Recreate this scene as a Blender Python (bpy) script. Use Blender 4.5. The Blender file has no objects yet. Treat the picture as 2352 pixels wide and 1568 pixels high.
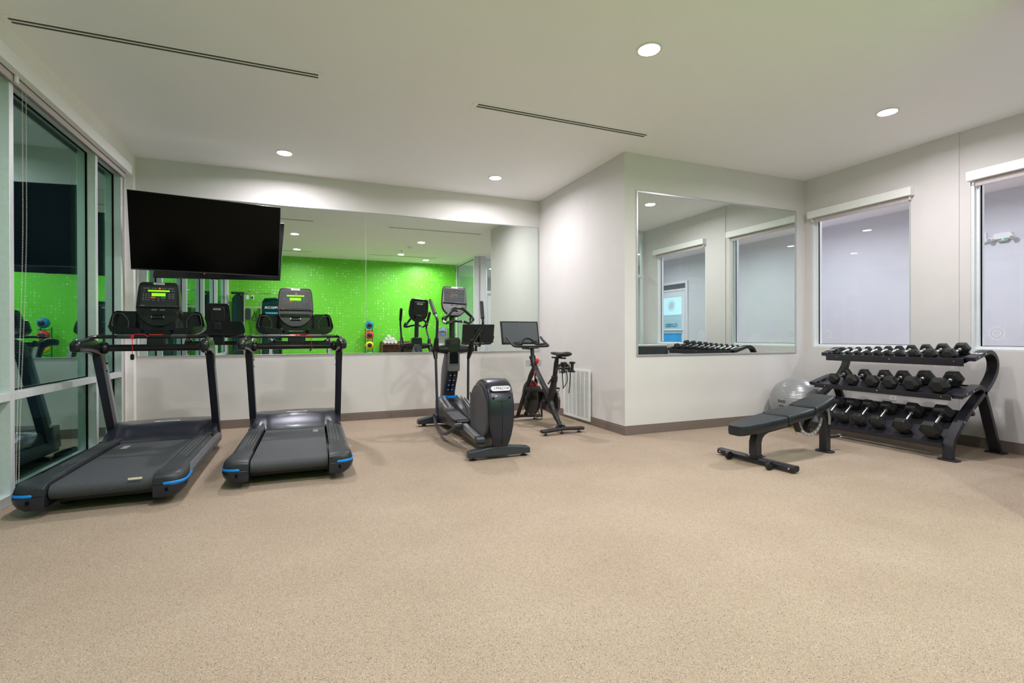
import bpy, bmesh, math, random
from mathutils import Vector, Matrix, Euler
EXPO=1.63; POWER=14
PI=math.pi; rad=math.radians
random.seed(7)
C=bpy.context.scene.collection
# ------------------------------------------------------------------ materials
MATS={}
def mat(name,col,rough=.5,metal=0.,spec=.5,var=.06,scale=30.,bump=0.,emit=None,es=0.,coat=0.,alpha=1.):
    if name in MATS: return MATS[name]
    m=bpy.data.materials.new(name); m.use_nodes=True; N=m.node_tree.nodes; L=m.node_tree.links
    b=N['Principled BSDF']; b.inputs['Roughness'].default_value=rough; b.inputs['Metallic'].default_value=metal
    b.inputs['Specular IOR Level'].default_value=spec; b.inputs['Coat Weight'].default_value=coat
    b.inputs['Alpha'].default_value=alpha
    tc=N.new('ShaderNodeTexCoord'); nz=N.new('ShaderNodeTexNoise'); nz.inputs['Scale'].default_value=scale
    L.new(tc.outputs['Object'],nz.inputs['Vector'])
    cr=N.new('ShaderNodeValToRGB'); e=cr.color_ramp.elements
    e[0].position=.3; e[1].position=.7
    e[0].color=[max(0,c*(1-var)) for c in col]+[1]; e[1].color=[min(1,c*(1+var)) for c in col]+[1]
    L.new(nz.outputs['Fac'],cr.inputs['Fac']); L.new(cr.outputs['Color'],b.inputs['Base Color'])
    if bump:
        n2=N.new('ShaderNodeTexNoise'); n2.inputs['Scale'].default_value=scale*8; L.new(tc.outputs['Object'],n2.inputs['Vector'])
        bp=N.new('ShaderNodeBump'); bp.inputs['Strength'].default_value=bump; bp.inputs['Distance'].default_value=.002
        L.new(n2.outputs['Fac'],bp.inputs['Height']); L.new(bp.outputs['Normal'],b.inputs['Normal'])
    if emit: b.inputs['Emission Color'].default_value=list(emit)+[1]; b.inputs['Emission Strength'].default_value=es
    MATS[name]=m; return m
def s2l(r,g,b):
    f=lambda c:(c/255/12.92 if c/255<=.04045 else ((c/255+.055)/1.055)**2.4)
    return (f(r),f(g),f(b))
WALL=mat('wall_paint',(.695,.665,.668),.62,spec=.3,var=.012,scale=4,bump=.12)
CEIL=mat('ceiling_paint',(.97,.955,.975),.8,spec=.2,var=.01,scale=3)
FASC=mat('fascia_paint',(.86,.84,.79),.6,spec=.3,var=.01,scale=4)
BASEB=mat('baseboard_vinyl',(.19,.145,.13),.45,var=.05)
ALU=mat('anodised_aluminium',(.70,.74,.77),.42,metal=.35,var=.03)
ALUP=mat('pale_aluminium',(.82,.84,.88),.4,metal=.2,var=.02)
GASK=mat('black_gasket',(.006,.006,.007),.7,spec=.08)
WHITE=mat('white_plastic',(.82,.82,.82),.4,var=.02)
VALW=mat('white_valance',(.88,.88,.88),.45,var=.015)
SHADE=mat('roller_shade_fabric',(.50,.44,.44),.7,var=.04)
CORR=mat('corridor_paint',(.66,.66,.72),.6,var=.015,scale=4)
BLACK=mat('black_plastic',(.009,.009,.012),.27,var=.1,coat=.15)
BLKM=mat('matte_black_plastic',(.011,.011,.013),.48,var=.12)
GUN=mat('gunmetal_paint',(.023,.025,.040),.29,metal=.35,var=.08,coat=.15)
GREY=mat('charcoal_grey_plastic',(.034,.040,.054),.4,metal=.2,var=.06)
LGREY=mat('grey_panel',(.12,.12,.14),.42,metal=.2,var=.05)
SILV=mat('silver_plastic',(.55,.55,.58),.3,metal=.6,var=.03)
CHROME=mat('chrome',(.8,.8,.82),.12,metal=1.,var=.02)
BRUSH=mat('knurled_chrome',(.62,.62,.64),.28,metal=1.,var=.15,scale=200)
BELT=mat('belt_rubber',(.046,.050,.060),.62,var=.14,scale=60,bump=.35)
TREAD=mat('footrail_plastic',(.019,.023,.030),.45,var=.12,bump=.15)
GROOVE=mat('groove_grey',(.11,.12,.13),.5)
BLUE=mat('blue_accent',(.0,.26,.86),.35,var=.03,emit=(0,.25,.85),es=.0)
RED=mat('red_cord',(.62,.005,.02),.5)
REDP=mat('red_plastic',(.75,.02,.02),.25,coat=.5)
SCREEN=mat('black_screen_glass',(.0012,.0012,.0014),.22,spec=.12,var=.02)
SCRG=mat('grey_screen_glass',(.10,.115,.13),.18,spec=.6,var=.02)
LED=mat('lit_green_display',(.1,.5,.0),.4,emit=(.13,.62,.0),es=.85)
LEDR=mat('lit_red_led',(.6,0,0),.4,emit=(1,.02,.02),es=2.5)
READ=mat('unlit_readout',(.115,.10,.10),.4)
KEY=mat('keypad_print',(.20,.22,.25),.5)
ORNG=mat('orange_key',(.50,.16,.05),.5)
TEAL=mat('teal_key',(.01,.22,.18),.5)
BADGE=mat('badge_silver',(.62,.62,.66),.3,metal=.3)
INK=mat('dark_print',(.04,.04,.06),.5)
WPRINT=mat('white_print',(.75,.75,.78),.5)
RUB=mat('dumbbell_rubber',(.012,.012,.0135),.42,var=.15,scale=40,bump=.1)
RACKM=mat('rack_powder_coat',(.016,.016,.024),.38,var=.1,coat=.1)
VINYL=mat('bench_vinyl',(.013,.017,.021),.33,var=.08,bump=.1,scale=40)
BALLM=mat('silver_ball_vinyl',(.31,.31,.33),.28,metal=.25,var=.04,coat=.4)
WOOD=mat('walnut_wood',(.12,.06,.035),.5,var=.35,scale=12)
TOWEL=mat('towel_cotton',(.80,.80,.80),.9,var=.03,bump=.5)
STEEL=mat('brushed_steel',(.50,.50,.49),.33,metal=.6,var=.04)
TEALS=mat('smoked_green_shroud',(.004,.035,.032),.14,coat=.6)
def glow(name,col,s):
    m=bpy.data.materials.new(name); m.use_nodes=True; N=m.node_tree.nodes; L=m.node_tree.links
    N.remove(N['Principled BSDF']); e=N.new('ShaderNodeEmission'); e.inputs[0].default_value=list(col)+[1]; e.inputs[1].default_value=s
    L.new(e.outputs[0],N['Material Output'].inputs[0]); return m
LAMP=glow('downlight_lens',(1,.98,.95),14)
def mirror_mat():
    m=bpy.data.materials.new('mirror_silver'); m.use_nodes=True; N=m.node_tree.nodes; L=m.node_tree.links
    N.remove(N['Principled BSDF']); g=N.new('ShaderNodeBsdfGlossy'); g.inputs['Roughness'].default_value=0.
    g.inputs['Color'].default_value=(.80,.87,.82,1); L.new(g.outputs[0],N['Material Output'].inputs[0]); return m
MIRR=mirror_mat()
def glass_mat(name,tint,gl,ior,base):
    m=bpy.data.materials.new(name); m.use_nodes=True; N=m.node_tree.nodes; L=m.node_tree.links
    N.remove(N['Principled BSDF']); g=N.new('ShaderNodeBsdfGlossy'); g.inputs['Roughness'].default_value=0.; g.inputs['Color'].default_value=list(gl)+[1]
    t=N.new('ShaderNodeBsdfTransparent'); t.inputs[0].default_value=list(tint)+[1]
    ge=N.new('ShaderNodeNewGeometry'); dt=N.new('ShaderNodeVectorMath'); dt.operation='DOT_PRODUCT'; L.new(ge.outputs['Incoming'],dt.inputs[0]); L.new(ge.outputs['Normal'],dt.inputs[1])
    ab=N.new('ShaderNodeMath'); ab.operation='ABSOLUTE'; L.new(dt.outputs['Value'],ab.inputs[0])
    om=N.new('ShaderNodeMath'); om.operation='SUBTRACT'; om.inputs[0].default_value=1; L.new(ab.outputs[0],om.inputs[1])
    pw=N.new('ShaderNodeMath'); pw.operation='POWER'; pw.inputs[1].default_value=ior; L.new(om.outputs[0],pw.inputs[0])
    a=N.new('ShaderNodeMath'); a.operation='MULTIPLY_ADD'; a.use_clamp=True; a.inputs[1].default_value=1-base; a.inputs[2].default_value=base; L.new(pw.outputs[0],a.inputs[0])
    x=N.new('ShaderNodeMixShader'); L.new(a.outputs[0],x.inputs[0]); L.new(t.outputs[0],x.inputs[1]); L.new(g.outputs[0],x.inputs[2])
    L.new(x.outputs[0],N['Material Output'].inputs[0]); return m
GLASSL=glass_mat('night_window_glass',(.62,.72,.70),(.66,.93,.85),4.,.30)
GLASSR=glass_mat('clear_window_glass',(.93,.95,.96),(1,1,1),5.,.025)
GLASSP=glass_mat('partition_glass',(.86,.92,.89),(.9,1,.93),4.,.06)
CLEARP=glass_mat('clear_plastic',(.93,.94,.95),(1,1,1),5.,.04)
FROST=mat('frosted_film',(.80,.84,.90),.7,var=.02,alpha=.8)
def floor_mat():
    m=bpy.data.materials.new('speckled_rubber_floor'); m.use_nodes=True; N=m.node_tree.nodes; L=m.node_tree.links; b=N['Principled BSDF']
    b.inputs['Roughness'].default_value=.72; b.inputs['Specular IOR Level'].default_value=.25
    tc=N.new('ShaderNodeTexCoord')
    def vor(sc):
        v=N.new('ShaderNodeTexVoronoi'); v.inputs['Scale'].default_value=sc; L.new(tc.outputs['Object'],v.inputs['Vector'])
        s=N.new('ShaderNodeSeparateColor'); L.new(v.outputs['Color'],s.inputs[0]); return s
    def ramp(src,pts,interp='CONSTANT'):
        r=N.new('ShaderNodeValToRGB'); r.color_ramp.interpolation=interp
        while len(r.color_ramp.elements)<len(pts): r.color_ramp.elements.new(.5)
        for e,(p,c) in zip(r.color_ramp.elements,pts): e.position=p; e.color=list(c)+[1]
        L.new(src,r.inputs[0]); return r
    s1=vor(400)
    base=ramp(s1.outputs[0],[(0,(.065,.055,.07)),(.035,(.20,.16,.132)),(.10,(.338,.261,.196)),(.5,(.362,.283,.211)),(.84,(.405,.323,.242)),(.94,(.51,.425,.318))])
    s2=vor(700)
    fine=ramp(s2.outputs[1],[(0,(.82,.81,.83)),(.1,(.97,.97,.97)),(.8,(1.05,1.04,1.03))])
    mx=N.new('ShaderNodeMix'); mx.data_type='RGBA'; mx.blend_type='MULTIPLY'; mx.inputs[0].default_value=1
    L.new(base.outputs[0],mx.inputs[6]); L.new(fine.outputs[0],mx.inputs[7])
    nz=N.new('ShaderNodeTexNoise'); nz.inputs['Scale'].default_value=1.6; nz.inputs['Detail'].default_value=5; L.new(tc.outputs['Object'],nz.inputs['Vector'])
    big=ramp(nz.outputs[0],[(.3,(.94,.93,.93)),(.7,(1.05,1.06,1.08))],'LINEAR')
    m2=N.new('ShaderNodeMix'); m2.data_type='RGBA'; m2.blend_type='MULTIPLY'; m2.inputs[0].default_value=1
    L.new(mx.outputs[2],m2.inputs[6]); L.new(big.outputs[0],m2.inputs[7])
    # thin seams between rolls every 1.22 m
    sp=N.new('ShaderNodeSeparateXYZ'); L.new(tc.outputs['Object'],sp.inputs[0])
    md=N.new('ShaderNodeMath'); md.operation='PINGPONG'; md.inputs[1].default_value=.61; L.new(sp.outputs[0],md.inputs[0])
    lt=N.new('ShaderNodeMath'); lt.operation='LESS_THAN'; lt.inputs[1].default_value=.0018; L.new(md.outputs[0],lt.inputs[0])
    m3=N.new('ShaderNodeMix'); m3.data_type='RGBA'; L.new(lt.outputs[0],m3.inputs[0]); L.new(m2.outputs[2],m3.inputs[6]); m3.inputs[7].default_value=(.36,.28,.21,1)
    L.new(m3.outputs[2],b.inputs['Base Color'])
    bp=N.new('ShaderNodeBump'); bp.inputs['Strength'].default_value=.12; bp.inputs['Distance'].default_value=.001; L.new(s1.outputs[1],bp.inputs['Height']); L.new(bp.outputs[0],b.inputs['Normal'])
    return m
FLOORM=floor_mat()
def green_mat():
    m=bpy.data.materials.new('green_ring_wallcovering'); m.use_nodes=True; N=m.node_tree.nodes; L=m.node_tree.links; b=N['Principled BSDF']
    b.inputs['Roughness'].default_value=.5
    tc=N.new('ShaderNodeTexCoord')
    sc=N.new('ShaderNodeVectorMath'); sc.operation='SCALE'; sc.inputs['Scale'].default_value=1/.0765; L.new(tc.outputs['Object'],sc.inputs[0])
    fl=N.new('ShaderNodeVectorMath'); fl.operation='FLOOR'; L.new(sc.outputs[0],fl.inputs[0])
    fr=N.new('ShaderNodeVectorMath'); fr.operation='FRACTION'; L.new(sc.outputs[0],fr.inputs[0])
    sb=N.new('ShaderNodeVectorMath'); sb.operation='SUBTRACT'; sb.inputs[1].default_value=(.5,0,.5); L.new(fr.outputs[0],sb.inputs[0])
    ml=N.new('ShaderNodeVectorMath'); ml.operation='MULTIPLY'; ml.inputs[1].default_value=(1,0,1); L.new(sb.outputs[0],ml.inputs[0])
    ln=N.new('ShaderNodeVectorMath'); ln.operation='LENGTH'; L.new(ml.outputs[0],ln.inputs[0])
    d=N.new('ShaderNodeMath'); d.operation='SUBTRACT'; d.inputs[1].default_value=.215; L.new(ln.outputs['Value'],d.inputs[0])
    ab=N.new('ShaderNodeMath'); ab.operation='ABSOLUTE'; L.new(d.outputs[0],ab.inputs[0])
    ring=N.new('ShaderNodeMath'); ring.operation='LESS_THAN'; ring.inputs[1].default_value=.062; L.new(ab.outputs[0],ring.inputs[0])
    fm=N.new('ShaderNodeVectorMath'); fm.operation='MULTIPLY'; fm.inputs[1].default_value=(1,0,1); L.new(fl.outputs[0],fm.inputs[0])
    wn=N.new('ShaderNodeTexWhiteNoise'); L.new(fm.outputs[0],wn.inputs['Vector'])
    rr=N.new('ShaderNodeValToRGB'); rr.color_ramp.interpolation='CONSTANT'
    pts=[(0,0.),(.36,.10),(.56,.22),(.76,.42),(.90,.68)]
    while len(rr.color_ramp.elements)<len(pts): rr.color_ramp.elements.new(.5)
    for e,(p,v) in zip(rr.color_ramp.elements,pts): e.position=p; e.color=(v,v,v,1)
    L.new(wn.outputs['Value'],rr.inputs[0])
    nz=N.new('ShaderNodeTexNoise'); nz.inputs['Scale'].default_value=.22; nz.inputs['Detail'].default_value=2; L.new(fm.outputs[0],nz.inputs['Vector'])
    gm=N.new('ShaderNodeMapRange'); gm.inputs[1].default_value=.38; gm.inputs[2].default_value=.58; L.new(nz.outputs[0],gm.inputs[0])
    p1=N.new('ShaderNodeMath'); p1.operation='MULTIPLY'; L.new(rr.outputs[0],p1.inputs[0]); L.new(gm.outputs[0],p1.inputs[1])
    p2=N.new('ShaderNodeMath'); p2.operation='MULTIPLY'; L.new(p1.outputs[0],p2.inputs[0]); L.new(ring.outputs[0],p2.inputs[1])
    mx=N.new('ShaderNodeMix'); mx.data_type='RGBA'; L.new(p2.outputs[0],mx.inputs[0]); mx.inputs[6].default_value=(.13,.56,.022,1); mx.inputs[7].default_value=(.75,.92,.60,1)
    L.new(mx.outputs[2],b.inputs['Base Color']); return m
GREENM=green_mat()
# ------------------------------------------------------------------ mesh builder
class MB:
    def __init__(s): s.bm=bmesh.new()
    def _t(s,vs,M):
        if M is not None: bmesh.ops.transform(s.bm,matrix=M,verts=vs)
        return s
    def box(s,x0,x1,y0,y1,z0,z1,M=None):
        r=bmesh.ops.create_cube(s.bm,size=1)['verts']
        for v in r: v.co=Vector(((x0+x1)/2+v.co.x*(x1-x0),(y0+y1)/2+v.co.y*(y1-y0),(z0+z1)/2+v.co.z*(z1-z0)))
        return s._t(r,M)
    def cyl(s,p0,p1,r0,r1=None,seg=20,cap=True):
        r1=r0 if r1 is None else r1; p0=Vector(p0); p1=Vector(p1); d=p1-p0
        r=bmesh.ops.create_cone(s.bm,cap_ends=cap,segments=seg,radius1=r0,radius2=r1,depth=d.length)['verts']
        q=Vector((0,0,1)).rotation_difference(d.normalized()).to_matrix().to_4x4()
        return s._t(r,Matrix.Translation((p0+p1)/2)@q)
    def sph(s,c,r,sx=1,sy=1,sz=1,seg=24):
        v=bmesh.ops.create_uvsphere(s.bm,u_segments=seg,v_segments=seg*2//3,radius=r)['verts']
        return s._t(v,Matrix.Translation(c)@Matrix.Diagonal((sx,sy,sz,1)))
    def prism(s,pts,ax,a0,a1,M=None):
        # pts in the two other axes (x: (y,z), y: (x,z), z: (x,y))
        f={'x':lambda p,a:(a,p[0],p[1]),'y':lambda p,a:(p[0],a,p[1]),'z':lambda p,a:(p[0],p[1],a)}[ax]
        A=[s.bm.verts.new(f(p,a0)) for p in pts]; B=[s.bm.verts.new(f(p,a1)) for p in pts]
        s.bm.faces.new(A); s.bm.faces.new(B[::-1]); n=len(pts)
        for i in range(n): s.bm.faces.new((A[i],B[i],B[(i+1)%n],A[(i+1)%n]))
        return s._t(A+B,M)
    def loft(s,rings,cap=True,closed=False):
        R=[[s.bm.verts.new(p) for p in r] for r in rings]; n=len(R[0]); m=len(R)
        for i in range(m if closed else m-1):
            a,b=R[i],R[(i+1)%m]
            for j in range(n): s.bm.faces.new((a[j],a[(j+1)%n],b[(j+1)%n],b[j]))
        if cap and not closed: s.bm.faces.new(R[0][::-1]); s.bm.faces.new(R[-1])
        return s
    def tube(s,pts,r,seg=12,cap=True,closed=False,flat=1.):
        P=[Vector(p) for p in pts]; n=len(P); rs=r if isinstance(r,(list,tuple)) else [r]*n
        rings=[]; up=None
        for i in range(n):
            if closed: t=P[(i+1)%n]-P[i-1]
            else: t=(P[min(i+1,n-1)]-P[max(i-1,0)])
            t.normalize()
            if up is None:
                up=Vector((0,0,1)) if abs(t.z)<.9 else Vector((0,1,0))
            u=(up-t*up.dot(t)).normalized(); w=t.cross(u); up=u
            rings.append([P[i]+(w*math.cos(a)+u*math.sin(a)*flat)*rs[i] for a in [2*PI*k/seg for k in range(seg)]])
        return s.loft(rings,cap,closed)
    def rtube(s,pts,w,h,axis=(1,0,0)):
        # rectangular bar swept; w along fixed axis, h across
        P=[Vector(p) for p in pts]; A=Vector(axis).normalized(); rings=[]; n=len(P)
        for i in range(n):
            t0=(P[i]-P[i-1]).normalized() if i>0 else (P[1]-P[0]).normalized()
            t1=(P[i+1]-P[i]).normalized() if i<n-1 else t0
            t=(t0+t1).normalized(); u=A.cross(t).normalized(); k=1/max(.5,t.dot(t0))
            rings.append([P[i]+A*(w/2*a)+u*(h/2*k*b) for a,b in ((-1,-1),(1,-1),(1,1),(-1,1))])
        return s.loft(rings)
    def lathe(s,prof,c=(0,0,0),axis='z',seg=32):
        rings=[]
        for r,h in prof:
            ring=[]
            for k in range(seg):
                a=2*PI*k/seg; x,y=max(r,1e-4)*math.cos(a),max(r,1e-4)*math.sin(a)
                p={'z':(x,y,h),'x':(h,x,y),'y':(x,h,y)}[axis]; ring.append(Vector(p)+Vector(c))
            rings.append(ring)
        return s.loft(rings)
    def grid(s,fn,nu,nv):
        V=[[s.bm.verts.new(fn(i/nu,j/nv)) for j in range(nv+1)] for i in range(nu+1)]
        for i in range(nu):
            for j in range(nv): s.bm.faces.new((V[i][j],V[i+1][j],V[i+1][j+1],V[i][j+1]))
        return s
    def ring(s,outer,inner,ax,a0,a1,M=None):
        # frame between two closed outlines of equal count
        f={'x':lambda p,a:(a,p[0],p[1]),'y':lambda p,a:(p[0],a,p[1]),'z':lambda p,a:(p[0],p[1],a)}[ax]; n=len(outer)
        q=[[s.bm.verts.new(f(p,a)) for p in o] for o in (outer,inner) for a in (a0,a1)]
        o0,o1,i0,i1=q
        for k in range(n):
            j=(k+1)%n
            for a,b in ((o0,o1),(o1,i1),(i1,i0),(i0,o0)): s.bm.faces.new((a[k],a[j],b[j],b[k]))
        return s._t(sum(q,[]),M)
    def build(s,name,m,parent=None,bev=0.,seg=2,smooth=35,M=None,sub=0,label=None):
        if M is not None: bmesh.ops.transform(s.bm,matrix=M,verts=s.bm.verts[:])
        bmesh.ops.remove_doubles(s.bm,verts=s.bm.verts[:],dist=1e-5)
        bmesh.ops.recalc_face_normals(s.bm,faces=s.bm.faces[:])
        me=bpy.data.meshes.new(name); s.bm.to_mesh(me); s.bm.free()
        for p in me.polygons: p.use_smooth=True
        try: me.set_sharp_from_angle(angle=rad(smooth))
        except Exception: pass
        me.materials.append(m); o=bpy.data.objects.new(name,me); C.objects.link(o); o.parent=parent
        if bev:
            b=o.modifiers.new('bevel','BEVEL'); b.width=bev; b.segments=seg; b.limit_method='ANGLE'; b.angle_limit=rad(40); b.harden_normals=False
        if sub:
            u=o.modifiers.new('sub','SUBSURF'); u.levels=sub; u.render_levels=sub
        if label: o['label']=label
        return o
def thing(name,label,cat,loc=(0,0,0),rz=0,group=None):
    o=bpy.data.objects.new(name,None); C.objects.link(o); o.location=loc; o.rotation_euler=(0,0,rz); o.empty_display_size=.1
    o['label']=label; o['category']=cat
    if group: o['group']=group
    return o
def tag(o,label,cat,group=None):
    o['label']=label; o['category']=cat
    if group: o['group']=group
    return o
def struct(o): o['kind']='structure'; return o
def copy_tree(o,parent=None):
    c=o.copy(); C.objects.link(c); c.parent=parent
    for ch in list(o.children): copy_tree(ch,c)
    return c
def text(name,body,size,M,m,parent=None,ext=.0006,align='CENTER',bold=0.):
    cu=bpy.data.curves.new(name,'FONT'); cu.body=body; cu.size=size; cu.align_x=align; cu.align_y='CENTER'; cu.extrude=ext; cu.offset=bold
    t=bpy.data.objects.new(name+'_src',cu); C.objects.link(t)
    dg=bpy.context.evaluated_depsgraph_get(); me=bpy.data.meshes.new_from_object(t.evaluated_get(dg)); bpy.data.objects.remove(t)
    me.transform(M); me.materials.clear(); me.materials.append(m)
    o=bpy.data.objects.new(name,me); C.objects.link(o); o.parent=parent; return o
FRONT=Matrix.Rotation(PI/2,4,'X')                 # text facing -Y
def RX(a): return Matrix.Rotation(a,4,'X')
def RY(a): return Matrix.Rotation(a,4,'Y')
def RZ(a): return Matrix.Rotation(a,4,'Z')
def T(x,y,z): return Matrix.Translation((x,y,z))
def rrect(w,h,r,n=5,cx=0,cy=0):
    P=[]
    for sx,sy,a0 in ((1,1,0),(-1,1,PI/2),(-1,-1,PI),(1,-1,3*PI/2)):
        for k in range(n+1):
            a=a0+PI/2*k/n; P.append((cx+sx*(w/2-r)+r*math.cos(a),cy+sy*(h/2-r)+r*math.sin(a)))
    return P
def smooth(x): x=max(0,min(1,x)); return x*x*(3-2*x)
def spline(pts,n=6):
    P=[Vector(p) for p in pts]; out=[]
    for i in range(len(P)-1):
        a=P[max(i-1,0)];b=P[i];c=P[i+1];d=P[min(i+2,len(P)-1)]
        for k in range(n):
            t=k/n; out.append(.5*((2*b)+(c-a)*t+(2*a-5*b+4*c-d)*t*t+(3*b-a-3*c+d)*t**3))
    out.append(P[-1]); return out
# ------------------------------------------------------------------ camera
HC=3.443; XL=-2.0; XR=6.65; YB=7.462; YF=5.055; XA=3.539; YG=-.2
F,CX,CY=1138.5167,1176.,773.9437; YAW,PITCH,ROLL=.387,-.0024,-.0026
cam=bpy.data.objects.new('camera',bpy.data.cameras.new('camera')); C.objects.link(cam); bpy.context.scene.camera=cam
cam.location=(0,0,1.21); cam.data.sensor_width=36; cam.data.lens=F/2352*36; cam.data.clip_start=.02
cam.data.shift_x=0; cam.data.shift_y=-(784-CY)/2352
fw=Vector((math.sin(YAW)*math.cos(PITCH),math.cos(YAW)*math.cos(PITCH),math.sin(PITCH))); rt=Vector((math.cos(YAW),-math.sin(YAW),0)); up=rt.cross(fw)
r2=rt*math.cos(ROLL)+up*math.sin(ROLL); u2=-rt*math.sin(ROLL)+up*math.cos(ROLL)
cam.rotation_euler=Matrix((r2,u2,-fw)).transposed().to_euler()
# ------------------------------------------------------------------ room shell
def sbox(name,m,*b,bev=0,parent=None):
    o=MB().box(*b).build(name,m,parent,bev=bev); 
    if parent is None: struct(o)
    return o
sbox('floor',FLOORM,-2.25,9.95,-3.05,8.0,-.12,0)
sbox('ceiling',CEIL,-2.25,9.95,-3.05,8.0,HC,HC+.1)
sbox('wall_back',WALL,-2.2,XA,YB,YB+.12,0,HC)
sbox('wall_alcove',WALL,XA,XR,YF,YB+.12,0,HC)
# right wall with two window openings
W1=(3.685,4.95); W2=(1.74,3.108); ZS,ZT=1.035,2.95
m=MB()
m.box(XR,XR+.14,1.28,YF+2.5,0,ZS); m.box(XR,XR+.14,1.28,YF+2.5,ZT,HC)
for a,b in ((1.28,W2[0]),(W2[1],W1[0]),(W1[1],YF+2.5)): m.box(XR,XR+.14,a,b,ZS,ZT)
struct(m.build('wall_right',WALL))
struct(MB().box(XR-.012,XR,3.206,3.568,0,HC).build('trim_1',WALL))
# green wall and the left wall header / jambs
sbox('wall_rear',GREENM,XL-.2,4.27,YG-.12,YG,0,HC)
m=MB().box(-2.2,-2.0,-.2,YB,3.175,HC).box(-2.2,-2.08,7.0,YB,0,3.175).box(-2.2,-2.0,-.2,.02,0,3.175)
struct(m.build('wall_left',FASC))
sbox('trim_2',VALW,-2.08,-2.0,7.37,YB,0,3.175)
struct(MB().box(-2.08,-2.055,7.2,7.225,0,3.175).box(-2.08,-2.065,7.285,7.30,0,3.175).build('trim_3',SHADE))
# left curtain wall: mullions, rails, panes
mulls=[.0495,1.6,3.1495,4.6995,6.2515]
for i,y in enumerate(mulls):
    o=MB().box(-2.2,-2.0,y-.0285,y+.0285,0,3.175).build('trim_%d'%(i+4),ALU,bev=.002); struct(o)
struct(MB().box(-2.2,-2.0,6.95,7.0,0,3.175).build('trim_9',ALU,bev=.002))
edges=[(y+.0285) for y in mulls]; ends=[y-.0285 for y in mulls[1:]]+[6.95]
wn=1
for a,b in zip(edges,ends):
    e=bpy.data.objects.new('window_%d'%wn,None); C.objects.link(e); struct(e); wn+=1
    MB().box(-2.199,-2.001,a,b,.751,.809).box(-2.199,-2.001,a,b,0.001,.075).box(-2.199,-2.03,a,b,3.06,3.17).build('window_frame',ALU,e,bev=.002)
    m=MB()
    for z0,z1 in ((.075,.751),(.809,3.06)):
        m.box(-2.082,-2.068,a,a+.012,z0,z1).box(-2.082,-2.068,b-.014,b,z0,z1).box(-2.0815,-2.0685,a+.01,b-.012,z0,z0+.01).box(-2.0815,-2.0685,a+.01,b-.012,z1-.01,z1)
    m.build('gasket',GASK,e)
    MB().box(-2.081,-2.075,a,b,.075,.751).box(-2.081,-2.075,a,b,.809,3.06).build('glass_pane',GLASSL,e)
# baseboards
bb=[('baseboard_back',(-2.0,XA,YB-.014,YB)),('baseboard_alcove',(XA-.014,XA,YF+.0005,YB-.0145)),('baseboard_front',(XA-.014,XR,YF-.014,YF)),('baseboard_right',(XR-.014,XR,1.3,YF)),('baseboard_rear',(-2.0,4.27,YG,YG+.014))]
for n,(x0,x1,y0,y1) in bb:
    d=.006
    m=MB().box(x0,x1,y0,y1,0,.095)
    if x1-x0>y1-y0:
        yy=(y0+.006,y1) if n!='baseboard_rear' else (y0,y1-.006); m.box(x0+(.006 if n=='baseboard_front' else 0),x1,yy[0],yy[1],.095,.112)
    else: m.box(x0+.006,x1,y0,y1,.095,.112)
    struct(m.build(n,BASEB,bev=.003))
# right windows
def sun_decal(y,z,r,parent):
    m=MB(); n=18
    for k in range(n):
        a=2*PI*k/n; L_=r*(1. if k%2 else .86)*(1.25 if k==11 else 1)
        p=[(y+r*.46*math.cos(a-.17),z+r*.46*math.sin(a-.17)),(y+L_*math.cos(a),z+L_*math.sin(a)),(y+r*.46*math.cos(a+.17),z+r*.46*math.sin(a+.17))]
        m.prism(p,'x',6.7175,6.7178)
    o=[(y+r*.5*math.cos(2*PI*k/24),z+r*.5*math.sin(2*PI*k/24)) for k in range(24)]; i=[(y+(p[0]-y)*.62,z+(p[1]-z)*.62) for p in o]
    m.ring(o,i,'x',6.7175,6.7178); m.build('sun_decal',FROST,parent)
for (a,b),dy,dr in ((W1,4.763,.078),(W2,2.917,.098)):
    e=bpy.data.objects.new('window_%d'%wn,None); C.objects.link(e); struct(e); wn+=1
    m=MB()
    m.box(6.655,6.785,a,a+.022,ZS,ZT).box(6.655,6.785,b-.03,b,ZS,ZT).box(6.656,6.784,a+.02,b-.028,ZS+.001,ZS+.025).box(6.656,6.784,a+.02,b-.028,ZT-.03,ZT-.001)
    m.box(6.69,6.783,a+.003,a+.04,ZS+.002,ZT-.002).box(6.69,6.783,b-.06,b-.003,ZS+.002,ZT-.002).box(6.691,6.782,a+.038,b-.058,ZS+.003,ZS+.05)
    m.build('window_frame',ALUP,e,bev=.002)
    MB().box(6.712,6.724,b-.068,b-.06,ZS+.05,ZT-.03).box(6.712,6.724,a+.04,a+.044,ZS+.05,ZT-.03).box(6.712,6.724,a+.04,b-.06,ZS+.05,ZS+.056).build('gasket',GASK,e)
    MB().box(6.720,6.724,a+.04,b-.068,ZS+.056,ZT-.03).build('glass_pane',GLASSR,e)
    sun_decal(dy,1.225,dr,e)
# corridor and lobby beyond the glass
struct(MB().box(9.9,10.0,-3.05,8.0,0,HC).build('wall_corridor',CORR))
struct(MB().box(4.27,9.9,-3.15,-3.05,0,HC).box(6.79,9.9,7.9,8.0,0,HC).box(4.17,4.27,-3.05,YG-.12,0,HC).build('wall_lobby',CORR))
struct(MB().box(9.885,9.9,-3.05,8.0,0,.11).build('baseboard_corridor',BASEB))
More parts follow.
